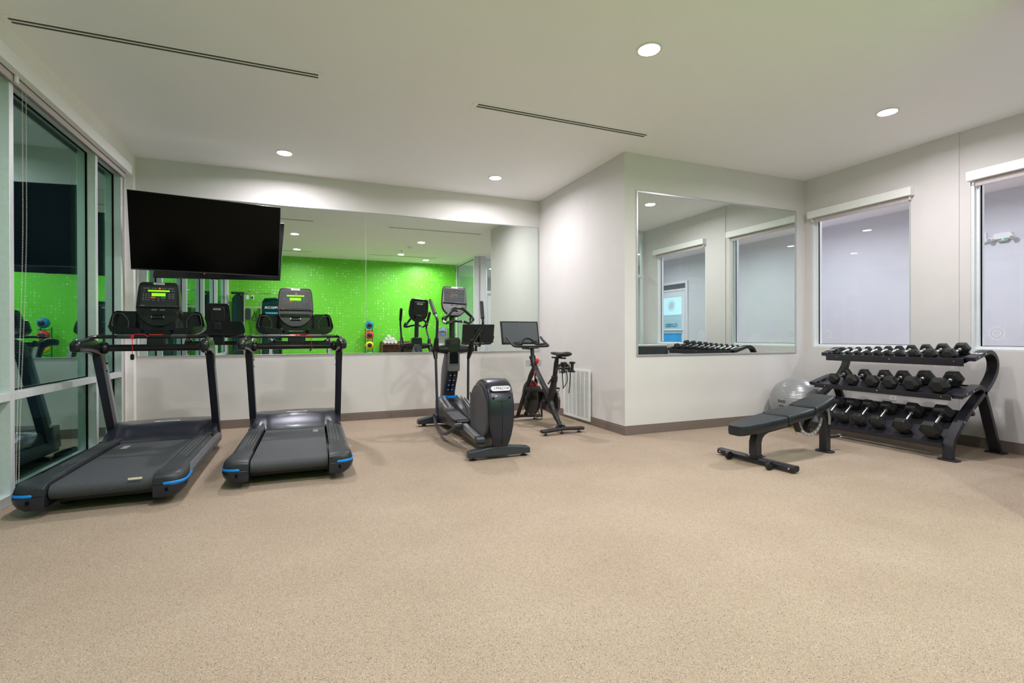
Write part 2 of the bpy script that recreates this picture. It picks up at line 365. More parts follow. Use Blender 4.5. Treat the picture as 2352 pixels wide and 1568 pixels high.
# glazed partition and entry beside the green wall
e=bpy.data.objects.new('window_%d'%wn,None); C.objects.link(e); struct(e); wn+=1
MB().box(4.27,4.34,YG,YG+.05,0,HC).box(4.27,4.34,1.59,1.64,0,HC).box(4.27,4.34,YG+.05,1.59,HC-.06,HC).box(4.27,4.34,YG+.05,1.59,0,.1).build('window_frame',ALUP,e,bev=.003)
MB().box(4.295,4.31,YG+.05,YG+.062,.1,HC-.06).box(4.295,4.31,1.578,1.59,.1,HC-.06).box(4.295,4.31,YG+.05,1.59,HC-.07,HC-.06).build('gasket',GASK,e)
MB().box(4.30,4.306,YG+.06,1.58,.1,HC-.07).build('glass_pane',GLASSP,e)
struct(MB().box(4.30,4.42,1.64,1.70,0,HC).box(4.42,4.56,1.28,1.76,0,HC).build('trim_10',CORR,bev=.004))
e=bpy.data.objects.new('window_%d'%wn,None); C.objects.link(e); struct(e)
m=MB()
for x in (4.56,4.72,5.78,6.58): m.box(x,x+.055,1.25,1.31,0,HC)
m.box(4.562,6.648,1.252,1.308,HC-.05,HC-.001).box(4.562,6.648,1.252,1.308,2.45,2.52).box(5.8,6.62,1.252,1.308,.001,.12).box(4.6,4.75,1.252,1.308,.001,.12)
m.build('window_frame',ALUP,e,bev=.003)
MB().box(4.6,4.74,1.278,1.284,.12,2.45).box(4.6,6.6,1.278,1.284,2.52,HC-.05).box(5.82,6.6,1.278,1.284,.12,2.45).build('glass_pane',GLASSP,e)
e=bpy.data.objects.new('door_1',None); C.objects.link(e); struct(e)
MB().ring([(4.79,.01),(5.77,.01),(5.77,2.38),(4.79,2.38)],[(4.89,.25),(5.67,.25),(5.67,2.26),(4.89,2.26)],'y',1.26,1.305).build('door_leaf',ALUP,e,bev=.003)
MB().box(4.88,5.68,1.28,1.286,.24,2.27).build('glass_pane',GLASSP,e)
MB().tube([(4.86,1.33,1.0),(4.86,1.36,1.0),(4.86,1.36,1.35),(4.86,1.33,1.35)],.012).build('door_handle',CHROME,e)
# pool door seen in the right mirror, on the far corridor wall
e=bpy.data.objects.new('door_2',None); C.objects.link(e); struct(e)
MB().ring([(-2.3,0),(-.98,0),(-.98,2.77),(-2.3,2.77)],[(-2.22,.0),(-1.05,.0),(-1.05,2.70),(-2.22,2.70)],'x',9.84,9.9).box(9.85,9.9,-2.22,-1.05,2.50,2.56).build('door_frame',ALUP,e,bev=.004)
MB().box(9.87,9.88,-2.22,-1.05,2.56,2.70).build('transom_glass',LGREY,e)
MB().ring([(-2.2,.01),(-1.07,.01),(-1.07,2.49),(-2.2,2.49)],[(-2.08,.12),(-1.21,.12),(-1.21,2.34),(-2.08,2.34)],'x',9.85,9.89).build('door_leaf',ALUP,e,bev=.003)
POOLG=mat('pale_pool_glow_glass',(.50,.80,.90),.2,var=.05,emit=(.55,.85,1),es=.16); POOLB=mat('blue_pool_glow_glass',(.01,.28,.62),.2,var=.15,scale=3,emit=(0,.3,.7),es=.12); SIGNB=mat('pool_sign_film',(.42,.72,.84),.5); SIGNI=mat('sign_blue_ink',(.02,.12,.22),.5)  # light of the pool room behind is put into both panes' colour and emission
MB().box(9.87,9.88,-2.09,-1.20,1.28,2.35).build('upper_glass',POOLG,e)
MB().box(9.87,9.88,-2.09,-1.20,.11,1.28).build('lower_glass',POOLB,e)
MB().box(9.862,9.87,-2.09,-1.20,1.40,1.82).build('door_sign',SIGNB,e)
MB().box(9.82,9.85,-2.12,-1.17,1.30,1.37).build('push_bar',STEEL,e)
MX=Matrix(((0,0,-1,0),(-1,0,0,0),(0,1,0,0),(0,0,0,1)))   # text facing -X
text('sign_lettering','KEEP DOORS',.13,T(9.86,-1.66,1.70)@MX,WPRINT,e)
text('sign_lettering','CLOSED',.14,T(9.86,-1.66,1.50)@MX,SIGNI,e,bold=.004)
m=MB(); yc,zc=-1.66,2.09
for k in range(18):
    a=2*PI*k/18; m.prism([(yc+.10*math.cos(a-.12),zc+.10*math.sin(a-.12)),(yc+.2*math.cos(a),zc+.2*math.sin(a)),(yc+.10*math.cos(a+.12),zc+.10*math.sin(a+.12))],'x',9.864,9.868)
m.prism([(yc+.1*math.cos(2*PI*k/24),zc+.1*math.sin(2*PI*k/24)) for k in range(24)],'x',9.864,9.868)
m.build('sun_emblem',mat('emblem_film',(.62,.74,.78),.5),e)
# night ground and shrub outside
struct(MB().box(-9,-2.25,-3,10,-.2,-.05).build('ground_outside',mat('dark_paving',(.05,.05,.05),.8)))
m=MB(); LEAF=mat('shrub_leaves',(.03,.12,.02),.6,var=.4)
for k in range(420):
    a=random.uniform(0,2*PI); b=random.gauss(0,.5); r=.34*random.uniform(.5,1)
    c=Vector((-2.85+r*math.cos(a)*math.cos(b)*.8,5.75+r*math.sin(a)*math.cos(b),.32+r*math.sin(b)))
    M=T(*c)@Euler((random.uniform(0,6),random.uniform(0,6),random.uniform(0,6))).to_matrix().to_4x4()
    m.prism([(-.03,0),(0,.014),(.035,0),(0,-.014)],'z',0,.0015,M)
tag(m.build('shrub',LEAF),'low dark green shrub outside behind the lower left window pane','shrub')
bpy.data.objects['shrub']['kind']='stuff'

# ------------------------------------------------------------------ mirrors
def wall_mirror(name,label,x0,x1,y,z0,z1,seams,fw):
    t=thing(name,label,'mirror',((x0+x1)/2,y,z0))
    ox,oz=(x0+x1)/2,z0; xs=[x0]+seams+[x1]
    for a,b in zip(xs,xs[1:]): MB().box(a-ox+.002,b-ox-.002,-.006,-.0005,.004,z1-oz-.004).build('mirror_pane',MIRR,t)
    w,h=x1-x0,z1-z0
    MB().ring([(-w/2-fw*.4,-fw*.4),(w/2+fw*.4,-fw*.4),(w/2+fw*.4,h+fw*.4),(-w/2-fw*.4,h+fw*.4)],[(-w/2+fw*.6,fw*.6),(w/2-fw*.6,fw*.6),(w/2-fw*.6,h-fw*.6),(-w/2+fw*.6,h-fw*.6)],'y',-.012,-.0005).build('mirror_frame',SILV,t,bev=.002)
    if seams: MB().box(seams[0]-ox-.003,seams[0]-ox+.003,-.0075,-.006,.004,z1-oz-.004).build('seam_strip',SILV,t)
    return t
wall_mirror('wall_mirror','long two-panel mirror on the back wall behind the treadmills and elliptical',-1.985,3.512,YB,.962,3.003,[.753],.012)
wall_mirror('wall_mirror','framed mirror on the right-hand wall, left of the dumbbell rack',3.715,6.455,YF,.962,2.98,[],.022)

# ------------------------------------------------------------------ ceiling fittings
def downlight(x,y,label,group,power,r=.082,col=(1,.955,.985)):
    t=thing('ceiling_downlight',label,'ceiling light',(x,y,HC),group=group)
    c=[[(q*math.cos(2*PI*k/32),q*math.sin(2*PI*k/32)) for k in range(32)] for q in (r+.018,r)]; MB().ring(c[0],c[1],'z',-.008,-.0006).build('trim_ring',WHITE,t,bev=.002)
    MB().cyl((0,0,-.0075),(0,0,-.002),r,seg=32).build('lamp_lens',LAMP,t)
    l=bpy.data.lights.new('downlight_lamp','AREA'); l.shape='DISK'; l.size=2*r*.9; l.energy=power; l.color=col; l.spread=rad(168)
    lo=bpy.data.objects.new('downlight_lamp',l); C.objects.link(lo); lo.parent=t; lo.location=(0,0,-.012)
P0=POWER
DL=[(-.28,6.63,'recessed ceiling light above the television, over the back left corner'),(2.43,6.57,'recessed ceiling light above the exercise bike near the back wall'),(2.458,3.18,'largest glaring recessed ceiling light near the top of the view'),(5.363,3.18,'recessed ceiling light over the dumbbell rack'),
(-.3,3.15,'nearer of two ceiling lights seen in the mirror right of the television'),(-.3,1.1,'lower of two ceiling lights seen in the mirror right of the television'),(2.3,1.25,'left ceiling light of the far pair in the mirror, near the green wall'),(3.15,.5,'ceiling light nearest the green wall, seen in the mirror'),(5.2,2.0,'recessed ceiling light above the entry glazing, out of direct view')]
for x,y,l in DL[:8]: downlight(x,y,l,'gym downlights',P0)
for x,y,l in ((8.3,4.3,'corridor ceiling light beyond the left window of the pair'),(8.3,1.6,'corridor ceiling light beyond the right window of the pair'),(8.3,-1.2,'corridor ceiling light near the pool door'),(5.6,-.6,'lobby ceiling light behind the entry glazing'),(8.3,6.6,'corridor ceiling light farthest along')):
    downlight(x,y,l,'corridor downlights',P0*1.0,col=(.93,.95,1))
def slot_vent(x0,x1,y,label):
    t=thing('slot_diffuser',label,'ceiling vent',((x0+x1)/2,y,HC),group='linear slot vents'); w=(x1-x0)/2
    MB().ring([(-w,-.065),(w,-.065),(w,.065),(-w,.065)],[(-w+.045,-.036),(w-.045,-.036),(w-.045,.036),(-w+.045,.036)],'z',-.004,-.0005).box(-w+.045,w-.045,-.008,.008,-.004,-.0005).build('vent_frame',CEIL,t)
    MB().box(-w+.045,w-.045,-.036,-.022,-.0025,-.0005).box(-w+.045,w-.045,.008,.022,-.0025,-.0005).build('slot',mat('vent_slot_dark',(.012,.010,.010),.8),t)
    MB().box(-w+.045,w-.045,-.022,-.008,-.0028,-.0005).box(-w+.045,w-.045,.022,.036,-.0028,-.0005).build('blade',mat('vent_blade',(.14,.14,.095),.7),t)
slot_vent(-1.996,.118,4.57,'long double-slot air vent in the ceiling at the upper left')
slot_vent(1.46,3.525,4.57,'double-slot air vent in the ceiling near the centre, above the alcove corner')
slot_vent(1.45,3.4,.92,'slot air vent seen in the mirror near the green wall, right of the pair')
slot_vent(-1.9,.10,.78,'slot air vent seen in the mirror near the green wall, right of the television')
t=thing('smoke_detector','small white smoke detector on the ceiling, seen only in the mirror','smoke detector',(2.33,2.45,HC))
MB().lathe([(.001,-.045),(.035,-.045),(.055,-.03),(.06,-.002),(.001,-.001)]).build('detector_body',WHITE,t)
t=thing('sprinkler','small ceiling sprinkler near the green wall, seen in the mirror','sprinkler',(2.21,1.9,HC))
MB().cyl((0,0,-.05),(0,0,-.001),.012).cyl((0,0,-.055),(0,0,-.05),.028).build('sprinkler_head',SILV,t)

# ------------------------------------------------------------------ shades
def shade(name,label,axis,x,a,b,z0,z1,d,group):
    pass
t=thing('window_valance','long white roller shade valance above the left window wall','window shade',(-1.92,3.5,3.106),group='roller shade valances')
MB().box(-.079,0,-3.60,3.55,0,.111).build('valance_box',VALW,t,bev=.003)
MB().box(-.068,-.056,-3.60,3.52,-.056,-.002).build('shade_hem',SHADE,t)
MB().box(-.0555,-.0535,-3.60,3.52,-.004,.0).build('hem_shadow_gap',GASK,t)
m=MB()
for dy in (0,.052):
    for z in [3.10-k*.012 for k in range(246)]:
        y=1.29+dy+(-.20-dy*.6)*smooth((2.2-z)/2.2)*.55; zz=z-3.106
        m.box(-.0573,-.0527,y-.0024,y+.0024,zz-.0028,zz+.0028)
m.build('bead_chain',mat('bead_chain_plastic',(.62,.60,.55),.4),t)['kind']='stuff'
MB().box(-.052,-.035,1.17,1.20,-.055,.0).build('end_bracket',WHITE,t,bev=.003)
def rshade(label,y0,y1,hy,chain):
    t=thing('window_valance',label,'window shade',(6.65,(y0+y1)/2,2.864),group='roller shade valances'); h=(y1-y0)/2
    MB().box(-.085,-.001,-h,h,0,.10).build('valance_box',VALW,t,bev=.003)
    MB().cyl((-.022,-h+.05,-.012),(-.022,h-.05,-.012),.020).build('shade_roll',SHADE,t)
    MB().box(-.032,-.014,-h+.05,h-.06,-.062,-.028).build('shade_hem',mat('shade_hem_pink',(.52,.46,.48),.5),t)
    for q in (-h+.03,h-.05): MB().box(-.04,-.003,q,q+.015,-.045,.0).build('end_bracket',WHITE,t,bev=.002)
    if chain:
        m=MB()
        for k in range(150): m.box(-.028,-.022,-h+.035,-h+.041,-.03-k*.0115,-.024-k*.0115)
        m.build('bead_chain',SILV,t)['kind']='stuff'
rshade('white roller shade valance over the left window above the dumbbell rack',3.645,4.958,0,True)
rshade('white roller shade valance over the window at the right edge',1.70,3.112,0,False)

# ------------------------------------------------------------------ console shared by the cardio machines
def make_console(parent,M,lit):
    hw=[(.418,.118),(.414,.137),(.400,.152),(.370,.160),(.30,.166),(.20,.172),(.175,.173),(.12,.163),(.08,.145),(.05,.12),(.025,.088),(.008,.05),(.0,.02)]
    out=[(w,z) for z,w in hw]+[(-w,z) for z,w in hw[::-1]]
    c=MB().prism(out,'y',0,.055).build('console',BLACK,parent,bev=.010,seg=3); c.matrix_local=M
    inn=[(w*.62,z*.72+.06) for w,z in out]
    MB().prism([(w*.62,z*.70+.08) for w,z in out],'y',.055,.085).build('rear_cover',BLKM,c,bev=.012,seg=3)
    MB().prism([(-.06,.02),(.06,.02),(.045,.14),(-.045,.14)],'y',.07,.12).build('mount_bracket',BLKM,c,bev=.01)
    def pill(cx,cz,w,h,y0,y1): return MB().prism(rrect(w,h,h/2.02,6,cx,cz),'y',y0,y1)
    pill(0,.401,.088,.019,-.006,0).build('badge',BADGE,c)
    text('badge_lettering','PRECOR',.014,T(0,-.0062,.401)@FRONT,INK,c,.0003)
    pill(0,.335,.105,.024,.085,.089).build('rear_badge',BADGE,c)
    text('badge_lettering','PRECOR',.017,T(0,.0893,.335)@RZ(PI)@FRONT,INK,c,.0003)
    p=MB().prism(rrect(.276,.196,.012,3,0,.283),'y',-.003,0).build('display_panel',GREY if not lit else mat('display_face',(.022,.024,.03),.32),c)
    m=MB()
    for x0,x1 in ((-.118,-.067),(-.056,-.012),(.016,.056),(.068,.118)): m.box(x0,x1,-.0045,-.003,.350,.362)
    m.build('readout_strip',READ,c)
    if lit:
        MB().box(-.083,.083,-.0052,-.003,.327,.340).build('led_bar',LED,c)
        MB().box(-.054,.052,-.0052,-.003,.285,.312).build('led_screen',LED,c)
        MB().cyl((.006,-.0055,.356),(.006,-.003,.356),.006).build('power_led',LEDR,c)
    else:
        MB().box(-.083,.083,-.0052,-.003,.327,.340).build('led_bar',READ,c)
        MB().box(-.056,.052,-.0052,-.003,.280,.316).build('led_screen',READ,c)
    MB().prism(rrect(.036,.016,.004,3,-.042,.270),'y',-.0052,-.003).build('stop_key',ORNG,c,label='orange stop key')
    MB().prism(rrect(.036,.016,.004,3,.036,.270),'y',-.0052,-.003).build('start_key',TEAL,c,label='teal start key')
    m=MB()
    for i in range(3):
        for j in range(4): m.box(-.124+i*.022,-.112+i*.022,-.0045,-.003,.247+j*.018,.253+j*.018)
    for i in range(2):
        for j in range(3): m.box(.074+i*.028,.093+i*.028,-.0045,-.003,.265+j*.018,.271+j*.018)
    for j in range(3): m.box(-.006,.004,-.0045,-.003,.240+j*.013,.246+j*.013)
    m.box(-.05,-.03,-.0045,-.003,.243,.247).box(.028,.05,-.0045,-.003,.243,.247).box(-.116,-.108,-.0045,-.003,.328,.336).box(.098,.106,-.0045,-.003,.328,.336).box(.114,.122,-.0045,-.003,.328,.336)
    m.build('key_print',KEY,c)
    MB().box(-.150,.150,-.014,0,.182,.198).build('reading_ledge',GREY,c,bev=.003)
    MB().box(-.135,-.102,-.0152,-.014,.190,.196).build('ledge_print',ORNG,c)
    MB().box(-.171,.171,-.004,.0,.172,.177).build('seam_line',GASK,c)
    m=MB()
    for x in (-.052,.010): m.box(x,x+.042,-.002,.0005,.150,.163)
    m.build('lower_readout',READ,c)
    MB().box(-.05,.05,-.004,.002,.070,.112).build('fan_recess',GASK,c,bev=.004)
    MB().cyl((-.046,-.006,.085),(.046,-.006,.085),.013,seg=16).build('fan_roller',GUN if not lit else SILV if False else GUN,c)
    MB().cyl((-.049,-.006,.088),(-.043,-.006,.088),.016).cyl((.043,-.006,.088),(.049,-.006,.088),.016).build('roller_end',CHROME,c)
    MB().box(-.045,.045,-.003,.01,.004,.012).build('lower_vent',GASK,c)
    return c
# ------------------------------------------------------------------ treadmill
PLATE=mat('upright_plate_grey',(.30,.30,.32),.4,metal=.3)
def treadmill(label,loc,rz,cord):
    t=thing('treadmill',label,'treadmill',loc,rz,'treadmills facing the back mirror')
    # running belt wrapped round the rear roller
    prof=[(1.56,.205),(.09,.205)]+[(.06+.048*math.cos(a),.155+.05*math.sin(a)) for a in [PI/2+PI*k/8 for k in range(9)]]+[(1.56,.105)]
    MB().prism(prof,'x',-.292,.292).build('running_belt',BELT,t,smooth=50)
    mk=MB()
    for i in range(5): mk.box(.175,.225,1.19+i*.034-i*i*.0015,1.215+i*.030-i*.004,.2051,.2062)
    if cord==1: bmesh.ops.transform(mk.bm,matrix=T(-.40,0,0),verts=mk.bm.verts[:])
    mk.build('belt_print',mat('belt_print_white',(.42,.39,.37),.6),t)
    if cord==1: MB().prism(rrect(.085,.014,.006,3,.19,.205),'y',.008,.0125).build('belt_tab',mat('cream_tab',(.75,.68,.52),.6),t)
    MB().box(-.30,.30,.15,1.9,.06,.10).build('frame_deck',BLKM,t)
    for s in (-1,1):
        # footrail top with grooves
        MB().prism([(s*.312,.215),(s*.318,.232),(s*.44,.232),(s*.462,.212),(s*.462,.17),(s*.312,.17)],'y',.332,1.62).build('footrail',TREAD,t,bev=.006,seg=2)
        g=MB()
        for k in range(3): g.box(s*(.345+k*.027)-.0022,s*(.345+k*.027)+.0022,.62-k*.05,1.5,.232,.2335)
        g.build('rail_groove',GROOVE,t)
        MB().box(min(s*.312,s*.316),max(s*.312,s*.316),.12,1.58,.2325,.2340).build('rail_edge',LGREY,t)
        MB().prism([(s*.462,.215),(s*.492,.165),(s*.480,.11),(s*.43,.075),(s*.34,.07),(s*.34,.17)],'y',.16,1.82).build('side_cover',LGREY,t,bev=.012,seg=3,label='lighter grey side cover')
        # rear cap
        def su(y,w,zt): return [Vector((s*a_,y,z_)) for a_,z_ in ((.300,.148),(.300,zt-.004),(.318,zt),(w-.05,zt),(w-.022,zt-.006),(w-.007,zt-.022),(w,.178),(w+.002,.150))]
        def sl(y,w,zb): return [Vector((s*a_,y,z_)) for a_,z_ in ((.300,.148),(w+.002,.148),(w+.003,.135),(w-.004,.105),(w-.022,.078),(w-.06,zb),(.325,zb),(.300,zb+.008))]
        cap=MB().loft([su(.34,.472,.232),su(.24,.482,.232),su(.14,.491,.232),su(.07,.490,.230),su(.03,.480,.226),su(.005,.462,.220),su(-.012,.436,.212),su(-.022,.402,.200)]).build('rear_cap',TREAD,t,bev=.003,smooth=50)
        MB().loft([sl(.36,.476,.072),sl(.22,.488,.062),sl(.14,.496,.055),sl(.07,.496,.052),sl(.03,.487,.052),sl(.0,.468,.054),sl(-.018,.440,.058),sl(-.028,.404,.066)]).build('lower_shell',GUN,cap,bev=.003,smooth=60)
        pts=[(s*.487,.30,.164),(s*.4925,.20,.163),(s*.4945,.10,.162),(s*.489,.045,.161),(s*.472,.008,.160),(s*.446,-.012,.159),(s*.405,-.0255,.158),(s*.362,-.0265,.157)]
        sp_=spline(pts,4); MB().tube(sp_,[.0015]+[.0040]*(len(sp_)-2)+[.0015],seg=8,flat=2.6).build('blue_stripe',BLUE,cap,label='bright blue stripe')
        MB().cyl((s*.385,-.034,.120),(s*.385,-.02,.120),.010).cyl((s*.385,-.034,.110),(s*.385,-.02,.110),.010).build('bolt_hole',GASK,cap)
        MB().cyl((s*.30,.34,.0),(s*.30,.34,.025),.045).cyl((s*.30,.34,.025),(s*.30,.34,.09),.014).build('foot',BLKM,t,bev=.003)
        MB().cyl((s*.36,1.95,.0),(s*.36,1.95,.03),.05).cyl((s*.36,1.95,.03),(s*.36,1.95,.12),.02).build('foot',BLKM,t,bev=.003)
        # uprights
        u0=Vector((s*.445,1.84,.16)); u1=Vector((s*.445,1.400,1.06))
        MB().rtube([u0,u1],.066,.085).build('upright',GUN,t,bev=.006)
        MB().rtube([u0+Vector((0,.085,.02))+(u1-u0)*.2,u1+Vector((-s*.0,.07,.0))],.05,.075).build('upright_plate',PLATE,t,bev=.005,label='lighter grey inner upright plate')
        for dy,dz in ((.055,-.09),(.10,-.10),(.09,-.17)): MB().cyl((s*.408,1.43+dy-dz*.0,1.06+dz),(s*.422,1.43+dy,1.06+dz),.008,seg=12).build('bolt',GASK,t)
        MB().cyl((s*.445,1.70,.37),(s*.445,1.72,.37),.007).build('screw',CHROME,t)
        # molded arm / elbow
        def el(y,cx,cz,w,h): return [Vector((s*(cx+w/2*math.cos(a)*(1.0)),y,cz+h/2*math.sin(a))) for a in [2*PI*k/16 for k in range(16)]]
        def sq(y,cx,cz,w,h): 
            r=[]
            for k in range(16):
                a=2*PI*k/16; c_,s_=math.cos(a),math.sin(a); e=.55
                r.append(Vector((s*(cx+w/2*math.copysign(abs(c_)**e,c_)),y+(cz-1.1)*0,cz+h/2*math.copysign(abs(s_)**e,s_))))
            return r
        MB().loft([sq(1.47,.445,1.075,.074,.10),sq(1.41,.447,1.085,.082,.13),sq(1.33,.452,1.115,.088,.135),sq(1.24,.457,1.135,.090,.135),sq(1.12,.460,1.137,.088,.118),sq(1.00,.464,1.130,.084,.105),sq(.955,.464,1.126,.076,.09),sq(.935,.464,1.125,.050,.06)]).build('molded_arm',BLACK,t,sub=1,smooth=60)
        MB().rtube([(s*.445,1.475,.94),(s*.447,1.40,1.10)],.072,.10).build('arm_collar',BLACK,t,bev=.015,seg=3)
        MB().sph((s*.395,1.41,1.107),.05,.8,1,1.1,16).build('bar_boss',BLACK,t)
    # motor hood
    def hood(u,v):
        x=-.476+.952*u; y=1.46+.72*v; x*=1-.10*smooth((y-1.88)/.3); ax=abs(x)
        off=.03 if ax<.33 else .03+.06*smooth((ax-.33)/.1)
        yy=y; zc=.207+.120*smooth((y-1.49)/.30)-.015*smooth((y-1.9)/.25)
        zs=.234+.105*smooth((y-1.50)/.34)-.02*smooth((y-1.9)/.25)
        zc+=.014*smooth((y-1.6)/.2)*(1-(ax/.4)**2 if ax<.4 else 0); k=smooth((ax-.25)/.13); z=zc*(1-k)+zs*k
        z-=.010*math.exp(-((ax-.31)/.03)**2)*smooth((1.75-y)/.2)
        if v>=.999: z=.10
        if u<=.001 or u>=.999: z=min(z,.10); 
        elif ax>.44: z-=.25*(ax-.44)
        if y<1.53 and ax<.33: z=max(.2075,z)
        return Vector((x,yy if ax>.33 else y,z))
    MB().grid(hood,60,36).build('motor_hood',GUN,t,smooth=50)
    MB().box(-.42,.42,1.50,2.15,.06,.12).build('hood_base',BLKM,t,bev=.01)
    a=rad(10)
    Mh=T(0,1.83,.3405)@RX(rad(1))
    MB().prism(rrect(.225,.052,.025,6),'z',0,.003).build('hood_badge',BADGE,t,M=Mh)
    text('badge_lettering','PRECOR',.040,Mh@T(.012,0,.0032),INK,t,.0004,bold=.0006)
    # bars
    MB().tube([(-.40,1.42,1.107),(.40,1.42,1.107)],.032,seg=20).build('crossbar',BLACK,t)
    path=spline([(-.458,1.12,1.16),(-.452,1.20,1.195),(-.425,1.27,1.210),(-.37,1.30,1.212),(0,1.305,1.212),(.37,1.30,1.212),(.425,1.27,1.210),(.452,1.20,1.195),(.458,1.12,1.16)],5)
    MB().tube(path,.017,seg=14).build('handlebar',BLACK,t)
    for s in (-1,1):
        MB().tube([(s*.14,1.305,1.212),(s*.27,1.303,1.212)],.0182,seg=16).build('pulse_grip',GREY,t)
        MB().box(min(s*.15,s*.26),max(s*.15,s*.26),1.298,1.312,1.2285,1.2312).build('pulse_contact',SILV,t)
    # neck + tray
    MB().prism([(-.078,1.085),(.078,1.085),(.074,1.20),(.068,1.238),(-.068,1.238),(-.074,1.20)],'y',1.40,1.52).build('console_neck',BLKM,t,bev=.015,seg=3)
    MB().box(-.055,.055,1.394,1.401,1.222,1.230).build('warning_label',mat('orange_label',(.75,.30,.02),.5,emit=None),t)
    MB().box(-.055,.055,1.394,1.4005,1.230,1.236).build('warning_stripe',REDP,t)
    def wz(z):
        pts=[(1.215,.20),(1.222,.27),(1.235,.322),(1.26,.365),(1.29,.390),(1.33,.388),(1.38,.376),(1.42,.366),(1.445,.352),(1.457,.325)]
        if z<=pts[0][0]: return pts[0][1]
        for (a0,b0),(a1,b1) in zip(pts,pts[1:]):
            if z<=a1: return b0+(b1-b0)*(z-a0)/(a1-a0)
        return pts[-1][1]
    rings=[]; zs=[1.215,1.222,1.235,1.26,1.285,1.295,1.302,1.31,1.33,1.36,1.40,1.43,1.445,1.457]
    for z in zs:
        w_=wz(z); ring=[]; n=32
        for i in range(n+1):
            x=-w_+2*w_*i/n; ax=abs(x)
            pocket=smooth((ax-.155)/.03)*smooth((w_-.016-ax)/.02)
            lip=1.43+.05*smooth((1.235-z)/.02)+.03*smooth((ax-.30)/.09)
            front=lip if z<1.298 else 1.485
            zz=z+ (.018*smooth((ax-.2)/.12)-.03*smooth((.17-ax)/.1) if 1.28<z<1.304 else 0)
            y=front if z<1.298 else (1.485+.045*pocket)
            if ax<.12: y=max(y,1.465)
            ring.append(Vector((x,y,zz)))
        for i in range(n+1):
            x=w_-2*w_*i/n; ring.append(Vector((x,1.59-.03*smooth((1.24-z)/.03),z)))
        rings.append(ring)
    MB().loft(rings).build('accessory_tray',BLACK,t,bev=.006,seg=2,smooth=48)
    for s in (-1,1):
        c_=[(s*.262,1.305)]
        o=[(s*(.215+.02),1.300),(s*.350,1.300),(s*.366,1.33),(s*.352,1.42),(s*.335,1.438),(s*.285,1.438),(s*.255,1.41),(s*.232,1.36)]
        i_=[((x-s*.295)*.93+s*.295,(z-1.37)*.93+1.37) for x,z in o]
        MB().ring(o,i_,'y',1.477,1.485).build('cup_rim',LGREY,t,bev=.002)
        MB().cyl((s*.27,1.426,1.25),(s*.27,1.432,1.25),.007).build('tray_screw',GASK,t)
    make_console(t,T(0,1.47,1.308)@RX(-rad(8))@Matrix.Scale(1.055,4),True)
    # safety cord and clip (held by the machine, moves with it)
    if cord==1:
        MB().tube([(-.155,1.286,1.232),(-.155,1.283,1.21),(-.155,1.285,1.10),(-.155,1.285,1.052)],.0026,seg=6).box(-.166,-.144,1.280,1.325,1.190,1.233).build('safety_cord',RED,t)
        MB().tube(spline([(-.145,1.30,1.232),(-.10,1.296,1.236),(-.06,1.29,1.228),(-.035,1.284,1.21)],4),.0035,seg=6).build('cord_loop',RED,t)
        MB().prism(rrect(.030,.055,.012,4,-.155,1.025),'y',1.278,1.292).build('safety_clip',BLACK,t,bev=.003)
    else:
        for k in range(3):
            x=.115+k*.02; MB().tube([(x+.022*math.cos(a)*.0+.004*math.sin(a),1.305+.0195*math.cos(a),1.212+.0195*math.sin(a)) for a in [2*PI*i/14 for i in range(14)]],.003,seg=6,closed=True).build('cord_loop',RED,t)
        MB().tube([(.16,1.284,1.205),(.162,1.284,1.10)],.0022,seg=6).build('safety_cord',RED,t)
        MB().tube(spline([(.11,1.30,1.234),(.06,1.30,1.235),(.02,1.29,1.228),(-.01,1.285,1.212)],4),.003,seg=6).build('cord_tail',RED,t)
        MB().prism([(.145,1.05),(.158,1.055),(.166,1.085),(.175,1.105),(.168,1.108),(.156,1.085),(.140,1.062)],'y',1.277,1.290).box(.163,.190,1.28,1.288,1.083,1.090).build('safety_clip',BLACK,t,bev=.002)
    return t
treadmill('black treadmill nearest the left window wall, red cord hanging with a black clip',(-1.344,4.258,0),.012,1)
treadmill('black treadmill in the middle, red cord wound around its handlebar',(-.155,4.446,0),-.006,2)
# ------------------------------------------------------------------ elliptical cross trainer
t=thing('elliptical_trainer','black elliptical cross trainer with upright console and swinging arms, in front of the back mirror','elliptical trainer',(1.735,4.62,0),.01)
side=[(-.06,.075),(-.10,.22),(-.118,.42),(-.10,.58),(-.05,.70),(.03,.765),(.13,.785),(.25,.765),(.36,.70),(.46,.60),(.525,.48),(.54,.35),(.50,.23),(.42,.15),(.30,.10),(.12,.075)]
def hsec(x,k): # shrink outline about centre
    c=(.2,.42); f=(.45 if abs(x)<.0 else 1)
    return [Vector((x*(1 if z>.30 else .52+.48*max(0,(z-.07))/.23),c[0]+(y-c[0])*k,c[1]+(z-c[1])*k)) for y,z in side]
m=MB().loft([hsec(x,k) for x,k in ((-.134,.93),(-.132,.965),(-.122,.990),(-.07,1.002),(0,1.008),(.07,1.002),(.122,.990),(.132,.965),(.134,.93))])
h=m.build('drive_housing',GUN,t,sub=1,smooth=60)
for s in (-1,1):
    e=lambda r,x:[Vector((s*x,.215+r*.96*math.sin(a),.425+r*1.02*math.cos(a))) for a in [2*PI*k/40 for k in range(40)]]
    MB().loft([e(.288,.118),e(.288,.140),e(.276,.147),e(.262,.143),e(.205,.145),e(.19,.137),e(.02,.135)]).build('crank_disc',mat('disc_grey',(.085,.085,.10),.42,metal=.2),t,smooth=40)
MB().tube([(0,-.0985,.573),(0,-.1075,.50),(0,-.1150,.42),(0,-.1120,.33),(0,-.0992,.229),(0,-.083,.15)],.0016,seg=6).build('housing_seam',GASK,t)
